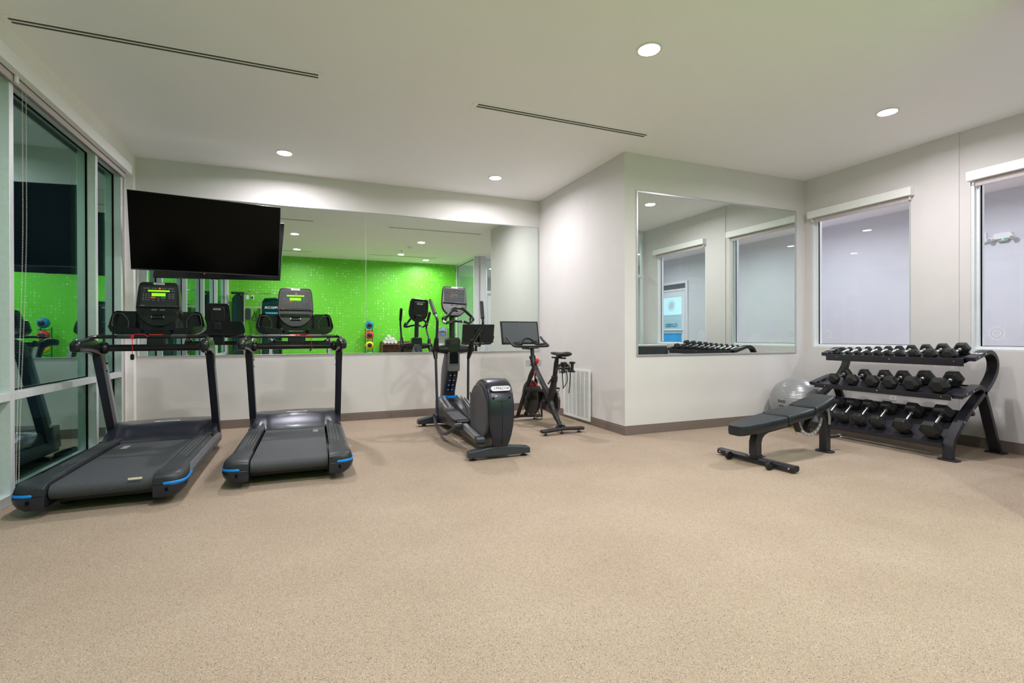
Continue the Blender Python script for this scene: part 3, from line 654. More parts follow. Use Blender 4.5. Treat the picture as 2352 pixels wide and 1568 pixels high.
MB().tube([(-.132,.05,.580),(-.122,-.078,.578),(-.07,-.0925,.576),(0,-.0985,.575),(.07,-.0925,.576),(.122,-.078,.578),(.132,.05,.580)],.002,seg=6).build('cover_line',GASK,t)
for s in (-1,1): MB().cyl((s*.085,-.10,.605),(s*.085,-.07,.605),.008).build('bolt',GASK,t)
bm_=MB().prism(rrect(.20,.050,.024,7,-.005,.690),'y',-.014,0); MBd=T(0,-.068,0)@T(0,0,.69)@RX(-rad(28))@T(0,0,-.69)
bm_.build('rear_badge',BADGE,t,M=MBd)
text('badge_lettering','///PRECOR',.037,MBd@T(0,-.0145,.690)@FRONT,INK,t,.0004,bold=.0006)
# base
MB().loft([[Vector((x,y,z)) for y,z in ((.03-d,.022),(.03-d,zt),(-.05+0*d,zt-.004),(-.055,.03))] for x,zt,d in ((-.325,.088,.0),(-.31,.095,0),(-.10,.122,0),(.10,.122,0),(.31,.095,0),(.325,.088,0))]).build('rear_stabilizer',GREY,t,bev=.008,seg=3)
MB().loft([[Vector((x,y,z)) for y,z in ((2.06,.03),(2.06,zt),(1.95,zt),(1.945,.035))] for x,zt in ((-.385,.085),(-.37,.095),(-.14,.145),(.14,.145),(.37,.095),(.385,.085))]).build('front_stabilizer',GREY,t,bev=.008,seg=3)
for x,y in ((-.27,-.01),(.27,-.01)):
    MB().cyl((x,y,0),(x,y,.010),.034).cyl((x,y,.01),(x,y,.03),.008).build('levelling_foot',BLKM,t,bev=.002)
for x,y in ((-.30,2.0),(.30,2.0)): MB().cyl((x,y,0),(x,y,.032),.028).build('levelling_foot',BLKM,t)
MB().box(-.055,.055,.10,1.95,.055,.125).build('base_beam',LGREY,t,bev=.01)
# ramp cover with blue trim
MB().loft([[Vector((x,y,z)) for x,z in ((-w_,.10),(-w_,zt-.05),(-w_*.55,zt),(w_*.55,zt),(w_,zt-.05),(w_,.10))] for y,w_,zt in ((1.98,.15,.40),(1.78,.155,.425),(1.58,.15,.40),(1.30,.13,.31),(1.05,.10,.20))]).build('ramp_cover',GUN,t,bev=.010,seg=3)
MB().prism([(-.085,1.67),(.075,1.67),(.075,1.695),(-.085,1.695)],'z',.408,.430).prism([(-.085,1.67),(-.06,1.67),(-.085,1.76),(-.11,1.76)],'z',.410,.432).prism([(.05,1.67),(.075,1.67),(.10,1.76),(.075,1.76)],'z',.410,.432).build('blue_trim',BLUE,t,label='bright blue trim')
for s in (-1,1):
    MB().rtube([(s*.165,1.66,.40),(s*.165,.95,.21)],.016,.03).rtube([(s*.115,1.66,.42),(s*.115,.95,.22)],.012,.03).build('guide_rail',SILV,t,bev=.002)
# column
rings=[]
for z,y0,y1,w_ in ((.05,1.82,2.03,.105),(.20,1.825,1.985,.095),(.36,1.815,1.98,.088),(.47,1.80,1.975,.085),(.57,1.74,1.968,.083),(.68,1.665,1.955,.082),(.78,1.625,1.93,.081),(.90,1.61,1.85,.080),(1.0,1.61,1.77,.080),(1.08,1.612,1.735,.082)):
    rings.append([Vector((x,y,z)) for x,y in ((-w_*.82,y0),(w_*.82,y0),(w_,y0+.03),(w_,y1-.03),(w_*.6,y1),(-w_*.6,y1),(-w_,y1-.03),(-w_,y0+.03))])
MB().loft(rings).build('column',GUN,t,smooth=40)
# inclined scale slot
pr_=[(.47,1.795),(.57,1.735),(.68,1.66),(.74,1.635)]
for z0,z1 in zip(pr_,pr_[1:]): pass
MB().loft([[Vector((-.010,y-.003,z)),Vector((.010,y-.003,z)),Vector((.010,y+.02,z)),Vector((-.010,y+.02,z))] for z,y in ((.48,1.792),(.57,1.737),(.68,1.662),(.73,1.640))]).build('incline_slot',GASK,t)
m=MB()
for z,y in ((.50,1.780),(.565,1.740),(.63,1.697),(.70,1.652)):
    for s in (-1,1): m.box(min(s*.016,s*.036),max(s*.016,s*.036),y-.006,y,z-.0022,z+.0022)
m.build('scale_marks',WPRINT,t)
MB().prism(rrect(.158,.34,.018,4,0,.925),'y',1.585,1.615).build('front_panel',LGREY,t,bev=.006,seg=2)
MB().prism(rrect(.112,.150,.012,4,0,.925),'y',1.580,1.586).build('storage_pocket',GASK,t)
MB().prism(rrect(.120,.012,.005,4,0,.846),'y',1.576,1.588).build('pocket_lip',LGREY,t)
MB().loft([[Vector((x,y,z)) for x,y in ((-w_,1.575),(w_,1.575),(w_+.01,1.63),(w_,1.74),(-w_,1.74),(-w_-.01,1.63))] for z,w_ in ((1.0,.075),(1.10,.085),(1.16,.086),(1.192,.066))]).build('upper_housing',BLACK,t,bev=.015,seg=3)
MB().prism(rrect(.112,.085,.022,4,0,1.138),'y',1.5705,1.58).build('bottle_recess',BLKM,t,bev=.004)
for s in (-1,1):
    MB().cyl((s*.07,1.635,1.04),(s*.20,1.635,1.04),.062,.042,seg=24).build('pivot_boss',BLACK,t,bev=.006)
    MB().cyl((s*.20,1.635,1.04),(s*.262,1.635,1.04),.040,seg=24).build('pivot_hub',BLKM,t,bev=.004)
    MB().cyl((s*.262,1.635,1.04),(s*.285,1.635,1.04),.040,.034,seg=24).build('pivot_cap',BLACK,t,bev=.006)
MB().tube([(0,1.66,1.15),(0,1.675,1.30),(.005,1.69,1.50)],.037,seg=20).build('neck_tube',GUN,t)
# swing arms
LA=[(-.272,1.73,1.67),(-.256,1.55,1.49),(-.248,1.485,1.425),(-.243,1.48,1.37),(-.238,1.54,1.16)]
RA=[(.300,1.36,1.635),(.272,1.24,1.43),(.268,1.215,1.375),(.262,1.26,1.31),(.245,1.56,1.13)]
for P_,s,low,rodb in ((LA,-1,(-.236,1.60,.90),(-.236,1.52,.22)),(RA,1,(.243,1.74,.895),(.243,1.76,.24))):
    MB().tube(spline([P_[0],P_[1]],2),.024,seg=16).sph(P_[0],.024,seg=12).build('hand_grip',BLKM,t)
    MB().tube(spline(P_[1:],5),.0165,seg=14).build('arm_tube',GUN,t)
    a_=Vector(P_[-1]); b_=Vector(low)
    MB().tube([a_+Vector((0,0,.03)),Vector((s*.238,(1.635+a_.y)/2,1.07)),Vector((s*.238,1.635,1.02)),(b_+Vector((0,0,.02)))],[.026,.036,.036,.023],seg=12).build('arm_joint',BLACK,t,bev=.004)
    MB().cyl(Vector(low)+Vector((0,0,.05)),rodb,.0165,seg=14).build('lower_rod',GREY,t)
    k=MB().tube(spline([Vector(rodb)+Vector((s*.01,.0,.03)),(s*.275,rodb[1]-.03,.195),(s*.31,1.28,.125),(s*.325,1.00,.095),(s*.32,.78,.125),(s*.30,.60,.20),(s*.262,.55,.235)],6),.0195,seg=14).build('link_tube',GREY,t)
    MB().sph((s*.262,rodb[1]-.02,.215),.045,.9,1.1,1,16).build('rod_joint',GREY,t)
    MB().cyl((s*.30,.555,.235),(s*.21,.555,.235),.036,.040).build('link_joint',GREY,t,bev=.006)
# foot arms and pedals
for s,yo,zo in ((-1,0,0),(1,.12,.10)):
    MB().rtube([(s*.165,1.12+yo,.29+zo),(s*.172,.60+yo,.235+zo*.8),(s*.19,.02 if s<0 else .42,.185+zo*.2)],.045,.062).build('foot_arm',PLATE,t,bev=.006)
    MB().cyl((s*.150,.0 if s<0 else .40,.19+zo*.2),(s*(.245 if s<0 else .2),.0 if s<0 else .40,.19+zo*.2),.042,seg=20).build('crank_knob',GREY,t,bev=.010,seg=3)
    def pd(y,zb,w_,zr): 
        c=s*.195; return [Vector((x,y+yo,z+zo)) for x,z in ((c-w_,zb),(c-w_-.008,zr+.02),(c-w_+.008,zr+.02),(c-w_+.018,zb+.02),(c+w_-.018,zb+.02),(c+w_-.008,zr+.02),(c+w_+.008,zr+.02),(c+w_,zb))]
    MB().loft([pd(.56,.262,.080,.285),pd(.62,.268,.098,.292),pd(.85,.292,.100,.322),pd(1.02,.312,.100,.352),pd(1.10,.322,.092,.388),pd(1.14,.345,.080,.400)]).build('foot_pedal',BLKM,t,bev=.004)
    MB().prism(rrect(.155,.40,.03,4,s*.195,.83+yo),'z',0,.004,M=T(0,0,.298+zo)@T(0,.83+yo,0)@RX(rad(5.3))@T(0,-.83-yo,0)@T(0,0,.012)).build('pedal_mat',BELT,t)
# fixed handlebars
MB().tube(spline([(-.135,1.50,1.425),(-.115,1.49,1.46),(-.034,1.47,1.553)],3)+spline([(-.010,1.465,1.562),(.065,1.465,1.562)],3)+spline([(.090,1.47,1.555),(.20,1.49,1.465),(.225,1.50,1.435)],3),.0185,seg=14).build('fixed_handlebar',BLACK,t)
for s,x,y_ in ((-1,-.150,1.50),(1,.215,1.50)):
    MB().tube(spline([(x,1.50,1.45),(x-.003,1.49,1.425),(x-.012,1.50,1.40)],3),[.020]*2+[.034]*3+[.024]*2,seg=14).build('thumb_grip',BLACK,t)
MB().tube(spline([(-.165,1.47,1.41),(-.175,1.44,1.385),(-.13,1.45,1.375),(-.06,1.53,1.395),(0,1.60,1.402),(.06,1.55,1.40),(.11,1.47,1.39),(.155,1.44,1.375),(.19,1.45,1.395),(.205,1.48,1.42)],4),.0165,seg=12).build('lower_handlebar',BLACK,t)
MB().tube([(-.185,1.438,1.392),(-.150,1.436,1.378)],.0175).tube([(.09,1.49,1.394),(.145,1.447,1.378)],.0175).build('pulse_contact',SILV,t)
make_console(t,T(.018,1.62,1.462)@RZ(rad(-3))@RY(rad(3))@RX(-rad(12))@Matrix.Scale(.975,4),False)
MB().box(-.035,.045,1.66,1.72,1.45,1.52).build('console_mount',BLKM,t,bev=.01)

# ------------------------------------------------------------------ exercise bike
t=thing('exercise_bike','black indoor cycling bike with a large tablet screen, in the corner by the wall grille','exercise bike',(2.885,5.43,0),.07)
def stab(y,w_,name):
    MB().loft([[Vector((x,y+yy-.05*(abs(x)/w_)**2*0,zz+z0)) for yy,zz in ((-.035,.0),(-.042,.022),(-.03,.036),(.03,.036),(.042,.022),(.035,.0))] for x,z0 in ((-w_,.032),(-w_*.6,.036),(-.03,.046),(.03,.046),(w_*.6,.036),(w_,.032))]).build(name,BLKM,t,bev=.006,seg=2)
stab(0,.30,'rear_stabilizer'); stab(1.12,.30,'front_stabilizer')
for x,y in ((-.24,0),(0,.02),(.24,0),(-.22,1.12),(.22,1.12)): MB().cyl((x,y,0),(x,y,.014),.026,.022).cyl((x,y,.014),(x,y,.04),.007).build('levelling_foot',BLKM,t)
BK=mat('satin_black_frame',(.018,.018,.019),.38,var=.08)
m=MB().tube(spline([(0,.045,.085),(0,.12,.16),(0,.235,.28),(0,.285,.38),(0,.262,.47),(0,.215,.60),(0,.195,.66)],5),[.030]*6+[.037]*5+[.050]*6+[.052]*6+[.040]*8,seg=18,flat=1.)
m.tube(spline([(0,.285,.36),(0,.36,.45),(0,.52,.60),(0,.66,.73),(0,.72,.80),(0,.765,.90)],5),[.042]*8+[.038]*8+[.042]*10,seg=18)
m.build('main_frame',BK,t,smooth=60)
for s in (-1,1):
    MB().tube(spline([(s*.02,.70,.76),(s*.055,.76,.62),(s*.075,.88,.40),(s*.078,1.0,.20),(s*.06,1.10,.085)],5),[.034]*5+[.028]*16,seg=14).build('fork_leg',BK,t)
    MB().cyl((s*.045,.045,.075),(s*.062,.045,.085),.022,seg=16).build('base_hinge',BLKM,t,bev=.004)
MB().tube([(-.07,.80,.475),(0,.60,.50),(0,.44,.50)],[.030,.034,.032],seg=14,flat=1.2).build('cross_brace',BK,t)
text('frame_lettering','PELOTON',.058,T(-.042,.505,.575)@RX(rad(0))@Matrix(((0,0,-1,0),(-.70,.714,0,0),(-.714,-.70,0,0),(0,0,0,1)))@RZ(0),WPRINT,t,.0005,bold=.001) if False else None
MT=T(-.0425,.535,.615)@Matrix(((0,0,-1,0),(-.70,.714,0,0),(-.714,-.70,0,0),(0,0,0,1)))
text('frame_lettering','PELOTON',.05,MT@T(.025,0,.001),WPRINT,t,.0006,bold=.0012)
MB().ring([(.64+.026*math.cos(a),.716+.026*math.sin(a)) for a in [2*PI*k/20 for k in range(20)]],[(.64+.016*math.cos(a),.716+.016*math.sin(a)) for a in [2*PI*k/20 for k in range(20)]],'x',-.041,-.036).box(-.041,-.036,.625,.655,.713,.720).build('frame_logo',REDP,t)
# seat assembly
MB().tube([(0,.200,.63),(0,.188,.70)],.041,seg=20).build('seat_tube_collar',BLKM,t,bev=.003)
MB().tube([(-.05,.165,.665),(-.055,.18,.66)],.014).tube([(-.055,.178,.662),(-.06,.245,.600)],.0095).build('clamp_lever',BLKM,t)
MB().tube([(0,.192,.66),(0,.150,.86),(0,.13,.925)],[.029,.029,.024],seg=16,flat=1.15).build('seat_post',BK,t)
MB().box(-.016,.016,-.06,.24,.925,.945).box(-.028,.028,.05,.11,.94,.965).build('seat_slider',BLKM,t,bev=.004)
def st(y,w_,zt,zb): return [Vector((w_*math.cos(a),y,(zt+zb)/2+(zt-zb)/2*math.sin(a)+(.012*abs(math.cos(a)) if math.sin(a)<.3 else 0)*0)) for a in [2*PI*k/16 for k in range(16)]]
MB().loft([st(.275,.012,.998,.985),st(.25,.024,1.006,.972),st(.17,.032,1.008,.966),st(.09,.045,1.006,.962),st(.02,.065,1.008,.955),st(-.05,.084,1.014,.950),st(-.105,.080,1.018,.956),st(-.128,.055,1.012,.970)]).build('saddle',BLKM,t,sub=1,smooth=70)
# weights holder
MB().box(-.10,.10,-.05,-.02,.80,.815).box(-.012,.012,-.08,.13,.83,.85).tube([(-.10,-.04,.80),(-.06,-.04,.86),(.04,-.04,.86),(.10,-.04,.80)],.006).build('weight_holder',BLKM,t,bev=.003)
rs=random.Random(3)
for k in range(4):
    c=Vector((-.085+.05*k,-.075+.02*(k%2),.81)); pts=[]
    for i in range(22): pts.append(c+Vector((rs.uniform(-.045,.045),rs.uniform(-.05,.03),rs.uniform(-.06,.07))))
    MB().tube(spline(pts,4),.0028,seg=5).build('tangled_strap',BLKM,t)
MB().tube(spline([(-.07,-.10,.79),(-.062,-.10,.70),(-.055,-.10,.62),(-.03,-.06,.565)],5),.006,seg=8).build('hanging_strap',BLKM,t)
MB().tube(spline([(-.02,-.12,.79),(-.01,-.12,.66),(-.06,-.10,.57)],5),.005,seg=8).build('hanging_strap',BLKM,t)
MB().tube(spline([(.03,-.13,.79),(.02,-.14,.66),(-.01,-.16,.52)],5),.006,seg=8).build('hanging_strap',BLKM,t)
# drive
MB().lathe([(.001,-.012),(.06,-.02),(.19,-.012),(.215,-.018),(.238,-.018),(.240,0),(.238,.018),(.215,.018),(.19,.012),(.06,.02),(.001,.012)],c=(0,.815,.362),axis='x',seg=48).build('flywheel',mat('flywheel_metal',(.045,.04,.035),.3,metal=.7),t,smooth=30)
MB().tube([(0,.815+.236*math.cos(a),.362+.236*math.sin(a)) for a in [PI*.25+PI*.5*k/10 for k in range(11)]],.012,seg=8).box(-.03,-.018,.74,.78,.50,.56).box(-.03,-.018,.70,.73,.52,.55).build('brake_pad',REDP,t,label='red brake cover')
MB().cyl((-.085,.815,.362),(.085,.815,.362),.032,seg=20).build('flywheel_hub',BLKM,t,bev=.004)
def stad(r0,r1):
    P_=[]
    for k in range(17): a=PI/2+PI*k/16; P_.append((.355+r0*math.cos(a),.36+r0*math.sin(a)))
    for k in range(17): a=-PI/2+PI*k/16; P_.append((.815+r1*math.cos(a),.362+r1*math.sin(a)))
    return P_
MB().prism(stad(.175,.10),'x',.052,.085).build('belt_guard',mat('belt_guard_grey',(.06,.05,.055),.25,coat=.5),t,bev=.008,seg=3)
MB().cyl((-.075,.378,.352),(.12,.378,.352),.034,seg=20).build('bottom_bracket',BLKM,t,bev=.004)
for s,dy,dz in ((-1,-.045,-.165),(1,.045,.165)):
    MB().rtube([(s*.095,.378,.352),(s*.105,.378+dy,.352+dz)],.018,.026).build('crank_arm',BLACK,t,bev=.004)
    cx,cy,cz=s*.155,.378+dy,.352+dz
    MB().box(cx-.045,cx+.045,cy-.035,cy+.035,cz-.012,cz+.008).cyl((s*.10,cy,cz),(cx,cy,cz),.009).build('pedal',BLKM,t,bev=.003)
    MB().tube([(cx-.04,cy+.03,cz),(cx-.038,cy+.06,cz+.035),(cx-.02,cy+.05,cz+.062),(cx+.02,cy+.05,cz+.062),(cx+.038,cy+.06,cz+.035),(cx+.04,cy+.03,cz)],.006,seg=8).tube([(cx-.04,cy-.03,cz-.01),(cx-.035,cy-.02,cz-.045),(cx+.035,cy-.02,cz-.045),(cx+.04,cy-.03,cz-.01)],.005,seg=8).build('toe_cage',BLKM,t)
# front end
MB().tube([(0,.760,.88),(0,.775,.935)],.040,seg=20).box(-.045,-.02,.745,.79,.90,.93).build('post_collar',BLKM,t,bev=.004)
MB().tube([(0,.768,.90),(0,.785,1.03)],.026,seg=16).build('handlebar_post',BK,t)
MB().cyl((.0,.640,.835),(.0,.640,.872),.011).build('knob_stem',BLKM,t)
MB().lathe([(.001,.845),(.020,.848),(.027,.868),(.027,.885),(.02,.902),(.001,.908)],c=(.0,.640,.0),seg=20).build('resistance_knob',REDP,t,smooth=50)
for s in (-1,1):
    MB().lathe([(.020,-.045),(.036,-.03),(.040,.04),(.036,.042),(.034,-.025),(.018,-.040)],c=(s*.085,.74,.835),seg=20).build('bottle_cage',CLEARP,t)
    MB().tube([(0,.75,.82),(s*.05,.745,.81)],.010).build('cage_arm',BLKM,t)
MB().box(-.07,.07,.72,.86,1.035,1.055).box(-.022,.022,.78,1.06,1.02,1.045).build('handlebar_plate',BLKM,t,bev=.01)
MB().tube(spline([(-.268,1.02,1.195),(-.268,.95,1.145),(-.272,.83,1.085),(-.25,.785,1.07),(-.18,.775,1.066),(0,.775,1.062),(.18,.775,1.066),(.25,.785,1.07),(.272,.83,1.085),(.268,.95,1.145),(.268,1.02,1.195)],5),.0165,seg=14).build('handlebar',BLKM,t)
MB().tube(spline([(-.262,.87,1.10),(-.19,.90,1.092),(-.12,.91,1.098),(-.075,.925,1.15),(0,.93,1.175),(.075,.925,1.15),(.12,.91,1.098),(.19,.90,1.092),(.262,.87,1.10)],5),.015,seg=14).build('inner_handlebar',BLKM,t)
Ms=T(-.035,1.07,1.255)@RZ(rad(-3))@RX(-rad(13))
sc_=MB().box(-.293,.293,0,.022,-.168,.168).build('tablet_screen',BLACK,t,bev=.006,seg=3); sc_.matrix_local=Ms
MB().box(-.270,.270,-.0015,.001,-.143,.149).build('display_glass',SCRG,sc_)
MB().cyl((0,-.001,.155),(0,.002,.155),.003).build('camera_dot',SILV,sc_)
MB().box(-.06,.06,.022,.04,-.06,.06).build('mount_plate',BLKM,sc_,bev=.005)
MB().tube([(0,1.0,1.035),(0,1.10,1.06),(-.01,1.135,1.20),(-.02,1.12,1.25)],.018).build('screen_arm',BLKM,t)
MB().sph((.15,.965,1.13),.022).build('volume_knob',BLKM,t)
# hand weights resting in the holder behind the saddle
for x,l in ((-.062,'black hand weight with round end caps, left of the pair behind the bike saddle'),(.062,'black hand weight with round end caps, right of the pair behind the bike saddle')):
    w_=thing('hand_weight',l,'hand weight',tuple(Matrix.Rotation(.07,3,'Z')@Vector((x,-.125,.765))+Vector((2.885,5.43,0))),.07,'hand weights behind the bike saddle')
    MB().lathe([(.001,.0),(.034,.002),(.036,.014),(.020,.022),(.0175,.035),(.0175,.09),(.020,.102),(.038,.110),(.038,.122),(.030,.130),(.001,.132)],seg=20).build('weight_body',BLKM,w_,smooth=40)
    MB().cyl((0,0,.131),(0,0,.1325),.009).build('end_dot',SILV,w_)
# ------------------------------------------------------------------ return air grille on the alcove side wall
t=thing('wall_grille','white louvred return air grille low on the alcove wall behind the bike','wall vent',(XA,6.198,.04))
W_,H_=.757,.705
MB().ring([(-W_/2,0),(W_/2,0),(W_/2,H_),(-W_/2,H_)],[(-W_/2+.035,.035),(W_/2-.035,.035),(W_/2-.035,H_-.035),(-W_/2+.035,H_-.035)],'x',-.030,-.016).build('grille_frame',WHITE,t,bev=.002)
MB().box(-.018,-.0165,-W_/2+.03,W_/2-.03,.03,H_-.03).build('duct_back',mat('grille_dark',(.10,.10,.11),.8),t)
m=MB(); n=46
for k in range(7):
    y=-W_/2+.035+(W_-.07)*k/6; m.box(-.028,-.018,y-.009,y+.009,.035,H_-.035)
for k in range(n):
    z=.035+(H_-.07)*(k+.5)/n; m.prism([(-.029,z-.003),(-.019,z+.005),(-.019,z+.0065),(-.029,z-.0005)],'y',-W_/2+.036,W_/2-.036)
m.build('louver_panel',WHITE,t)
t=thing('wall_outlet','white power outlet on the wall behind the dumbbell rack','outlet',(XR,3.881,.464))
MB().prism(rrect(.075,.12,.006,3),'x',-.006,-.0005).build('cover_plate',WHITE,t,bev=.001)
for z in (-.028,.028):
    MB().prism(rrect(.034,.028,.010,4,0,z),'x',-.0075,-.006).build('socket',mat('socket_white',(.7,.7,.7),.4),t)
    m=MB()
    for y in (-.007,.007): m.box(-.0082,-.0075,y-.0015,y+.0015,z-.004,z+.006)
    m.build('slot',GASK,t)

# ------------------------------------------------------------------ dumbbell rack
RK=thing('dumbbell_rack','black three-tier dumbbell rack against the right wall under the windows','dumbbell rack',(6.1,3.58,0))
RO=Vector((6.1,3.58,0))
def rp(x,y,z): return Vector((x,y,z))-RO
YN,YFR=2.832,4.325
hook=[(5.690,.012),(5.695,.10),(5.712,.19),(5.76,.245),(5.93,.412),(6.25,.640),(6.35,.72),(6.42,.80),(6.452,.875),(6.448,.945),(6.405,1.005),(6.34,1.035),(6.27,1.032),(6.045,.966)]
hk=[hook[0],hook[1],hook[2]]+[(p.x,p.z) for p in spline([(a,0,b) for a,b in hook[2:12]],3)][1:]+hook[12:]
rear=[(6.505,.012),(6.30,.50),(6.245,.615),(6.20,.672),(6.15,.69),(6.09,.675),(5.825,.605)]
for y,nm in ((YN,'near'),(YFR,'far')):
    MB().rtube([rp(x,y,z) for x,z in hk],.088,.042,(0,1,0)).build('front_frame',RACKM,RK,bev=.004)
    MB().rtube([rp(x,y,z) for x,z in rear],.088,.042,(0,1,0)).build('rear_frame',RACKM,RK,bev=.004)
    for x in (5.695,6.505): MB().prism(rrect(.11,.165,.03,4,x-RO.x,y-RO.y),'z',0,.014).build('foot_plate',RACKM,RK,bev=.003)
    bl=[(6.235,1.018),(6.115,.988),(6.02,.655),(5.91,.63),(6.02,.475),(5.87,.36)]
    for x,z in bl[:6]:
        yy=y-.044; MB().sph(rp(x,yy,z),.010,1,.5,1,12).build('bolt',CHROME,RK)
    Mt=T(*rp(6.155,y,1.0195+.0035))@RY(-rad(16.4))@RZ(0)
    text('plate_lettering','TAG',.050,Mt@RZ(-PI/2),WPRINT,RK,.0005,bold=.0015)
def shelf(pts,name):
    P_=[Vector(p) for p in pts]; th=.006; up_=[]; 
    poly=[(x-RO.x,z) for x,z in pts]+[(x-RO.x+.002,z-th) for x,z in pts[::-1]]
    MB().prism(poly,'y',YN+.036-RO.y,YFR-.036-RO.y).build(name,RACKM,RK,bev=.001)
shelf([(6.018,.900),(6.014,.972),(6.032,.974),(6.036,.930),(6.34,1.010),(6.343,1.022)],'top_shelf')
shelf([(5.805,.570),(5.800,.617),(5.822,.619),(5.828,.606),(6.17,.690),(6.173,.702)],'middle_shelf')
shelf([(5.655,.120),(5.650,.158),(5.668,.160),(5.675,.148),(6.045,.430),(6.05,.445)],'bottom_shelf')
for y in (2.95,3.55,4.15):
    MB().sph(rp(6.014,y,.94),.006).build('rivet',CHROME,RK)
    MB().sph(rp(5.800,y,.595),.006).build('rivet',CHROME,RK)
MB().box(6.10-RO.x,6.14-RO.x,YN-RO.y,YFR-RO.y,.40,.44).build('rear_crossbar',RACKM,RK,bev=.004)
def dumbbell(R_):
    R_=R_*.86; ln=R_*1.14; hg=.148; m=[]
    t=thing('hex_dumbbell','','dumbbell',(0,0,0),0)
    for s in (-1,1):
        rings=[]
        for d,k in ((0,.60),(.0+ln*.26,.99),(ln*.30,1.0),(ln*.78,1.0),(ln*.98,.76)):
            x=s*(hg/2+ln-d); rings.append([Vector((x,R_*k*math.cos(a),R_*k*math.sin(a))) for a in [PI/3*j for j in range(6)]])
        MB().loft(rings).build('dumbbell_head',RUB,t,bev=R_*.045,seg=2,smooth=28)
    MB().lathe([(.013,-hg/2-.006),(.020,-hg/2),(.020,-hg/2+.010),(.0145,-hg/2+.014),(.0155,-.03),(.0175,0),(.0155,.03),(.0145,hg/2-.014),(.020,hg/2-.010),(.020,hg/2),(.013,hg/2+.006)],axis='x',seg=20).build('grip',BRUSH,t,smooth=50)
    return t
def place(dbs,slope,p0,s,grp,labels):
    a=rad(slope)
    for (y,R_),lab in zip(dbs,labels):
        o=dumbbell(R_); h=.86*R_*math.sin(PI/3)+.0025; L_=.12+2.24*R_
        ss=s+L_/2*0
        o.location=(p0[0]+ss*math.cos(a)-h*math.sin(a),y,p0[1]+ss*math.sin(a)+h*math.cos(a)); o.rotation_euler=(0,-a,0)
        o['label']=lab; o['group']=grp
ordn=['nearest the corner','second from the corner','third from the corner','fourth from the corner','fifth from the corner','sixth from the corner','seventh from the corner','eighth from the corner','ninth from the corner','closest to the viewer']
place(list(zip((4.165,4.06,3.945,3.832,3.718,3.603,3.478,3.334,3.18,3.012),(.040,.043,.047,.050,.054,.058,.064,.070,.077,.083))),14.7,(6.04,.932),.165,'dumbbells on the top tier',['black hex dumbbell on the top rack tier, %s'%('smallest, nearest the corner' if i==0 else 'largest, closest to the viewer' if i==9 else ordn[i]) for i in range(10)])
o6=['smallest, nearest the corner','second from the corner','third from the corner','fourth from the corner','fifth from the corner','largest, closest to the viewer']
place(list(zip((4.09,3.868,3.645,3.455,3.243,2.995),(.081,.084,.088,.091,.100,.104))),13.9,(5.828,.608),.178,'dumbbells on the middle tier',['black hex dumbbell on the middle rack tier, %s'%q for q in o6])
place(list(zip((4.045,3.872,3.685,3.49,3.238,2.978),(.086,.089,.093,.097,.106,.113))),37.2,(5.672,.150),.215,'dumbbells on the bottom tier',['heavy black hex dumbbell on the bottom rack tier, %s'%q for q in o6])

# ------------------------------------------------------------------ adjustable bench
t=thing('weight_bench','black padded adjustable bench in front of the dumbbell rack','weight bench',(3.90,3.475,0),.065)
def pad(pts,thk,name):
    # pts: (x, halfwidth, ztop); rounded slab following the list
    rings=[]
    for x,w_,z in pts:
        rings.append([Vector((x,y,zz)) for y,zz in ((-w_*.92,z-thk),(w_*.92,z-thk),(w_,z-thk*.65),(w_,z-thk*.25),(w_*.93,z),(-w_*.93,z),(-w_,z-thk*.25),(-w_,z-thk*.65))])
    MB().loft(rings).build(name,VINYL,t,bev=.010,seg=3,smooth=50)
pad([(-.288,.035,.376),(-.284,.058,.377),(-.272,.078,.379),(-.25,.095,.382),(-.215,.108,.386),(-.16,.117,.392),(-.05,.130,.402),(.255,.153,.436),(.267,.150,.437)],.088,'leg_pad')
pad([(.283,.150,.446),(.295,.154,.449),(.66,.154,.490),(.672,.150,.491)],.088,'seat_pad')
pad([(.690,.150,.502),(.705,.154,.506),(.85,.147,.542),(1.0,.130,.580),(1.05,.110,.590),(1.065,.088,.592)],.085,'back_pad')
MB().rtube([(-.12,0,.298),(.27,0,.338),(.68,0,.385),(1.0,0,.475)],.055,.04,(0,1,0)).build('pad_rail',RACKM,t,bev=.004)
MB().rtube([(-.05,-.06,.295),(.45,-.06,.345)],.03,.03,(0,1,0)).build('side_rail',RACKM,t,bev=.003)
MB().prism([(y,z) for y,z in rrect(.085,.052,.022,5,0,.040)],'y',-.40,.40,M=None).build('front_bar',RACKM,t,bev=.004,seg=2)
for y in (-.37,.37): MB().cyl((-.05,y,.04),(-.043,y,.04),.008).build('bar_rivet',CHROME,t)
for y in (-.40,.40): MB().prism(rrect(.088,.055,.024,5,0,.040),'y',y-.008,y+.008).build('end_cap',BLKM,t,bev=.003)
for y in (-.22,.22):
    MB().cyl((-.095,y-.016,.040),(-.095,y+.016,.040),.040,seg=24).box(-.095,-.02,y+.014,y+.022,.03,.055).build('transport_wheel',BLKM,t,bev=.004)
    MB().cyl((-.095,y-.020,.040),(-.095,y-.015,.040),.009).build('wheel_bolt',CHROME,t)
MB().rtube([Vector(p) for p in ((-.0,0,.062),(.0,0,.20),(.02,0,.26),(.065,0,.300),(.15,0,.330),(.24,0,.343))],.078,.085,(0,1,0)).build('front_post',RACKM,t,bev=.008)
MB().box(-.065,.075,-.055,.055,.064,.072).build('post_plate',RACKM,t,bev=.002)
for x,y in ((-.04,.035),(.055,-.035)): MB().cyl((x,y,.072),(x,y,.086),.010).build('plate_bolt',CHROME,t)
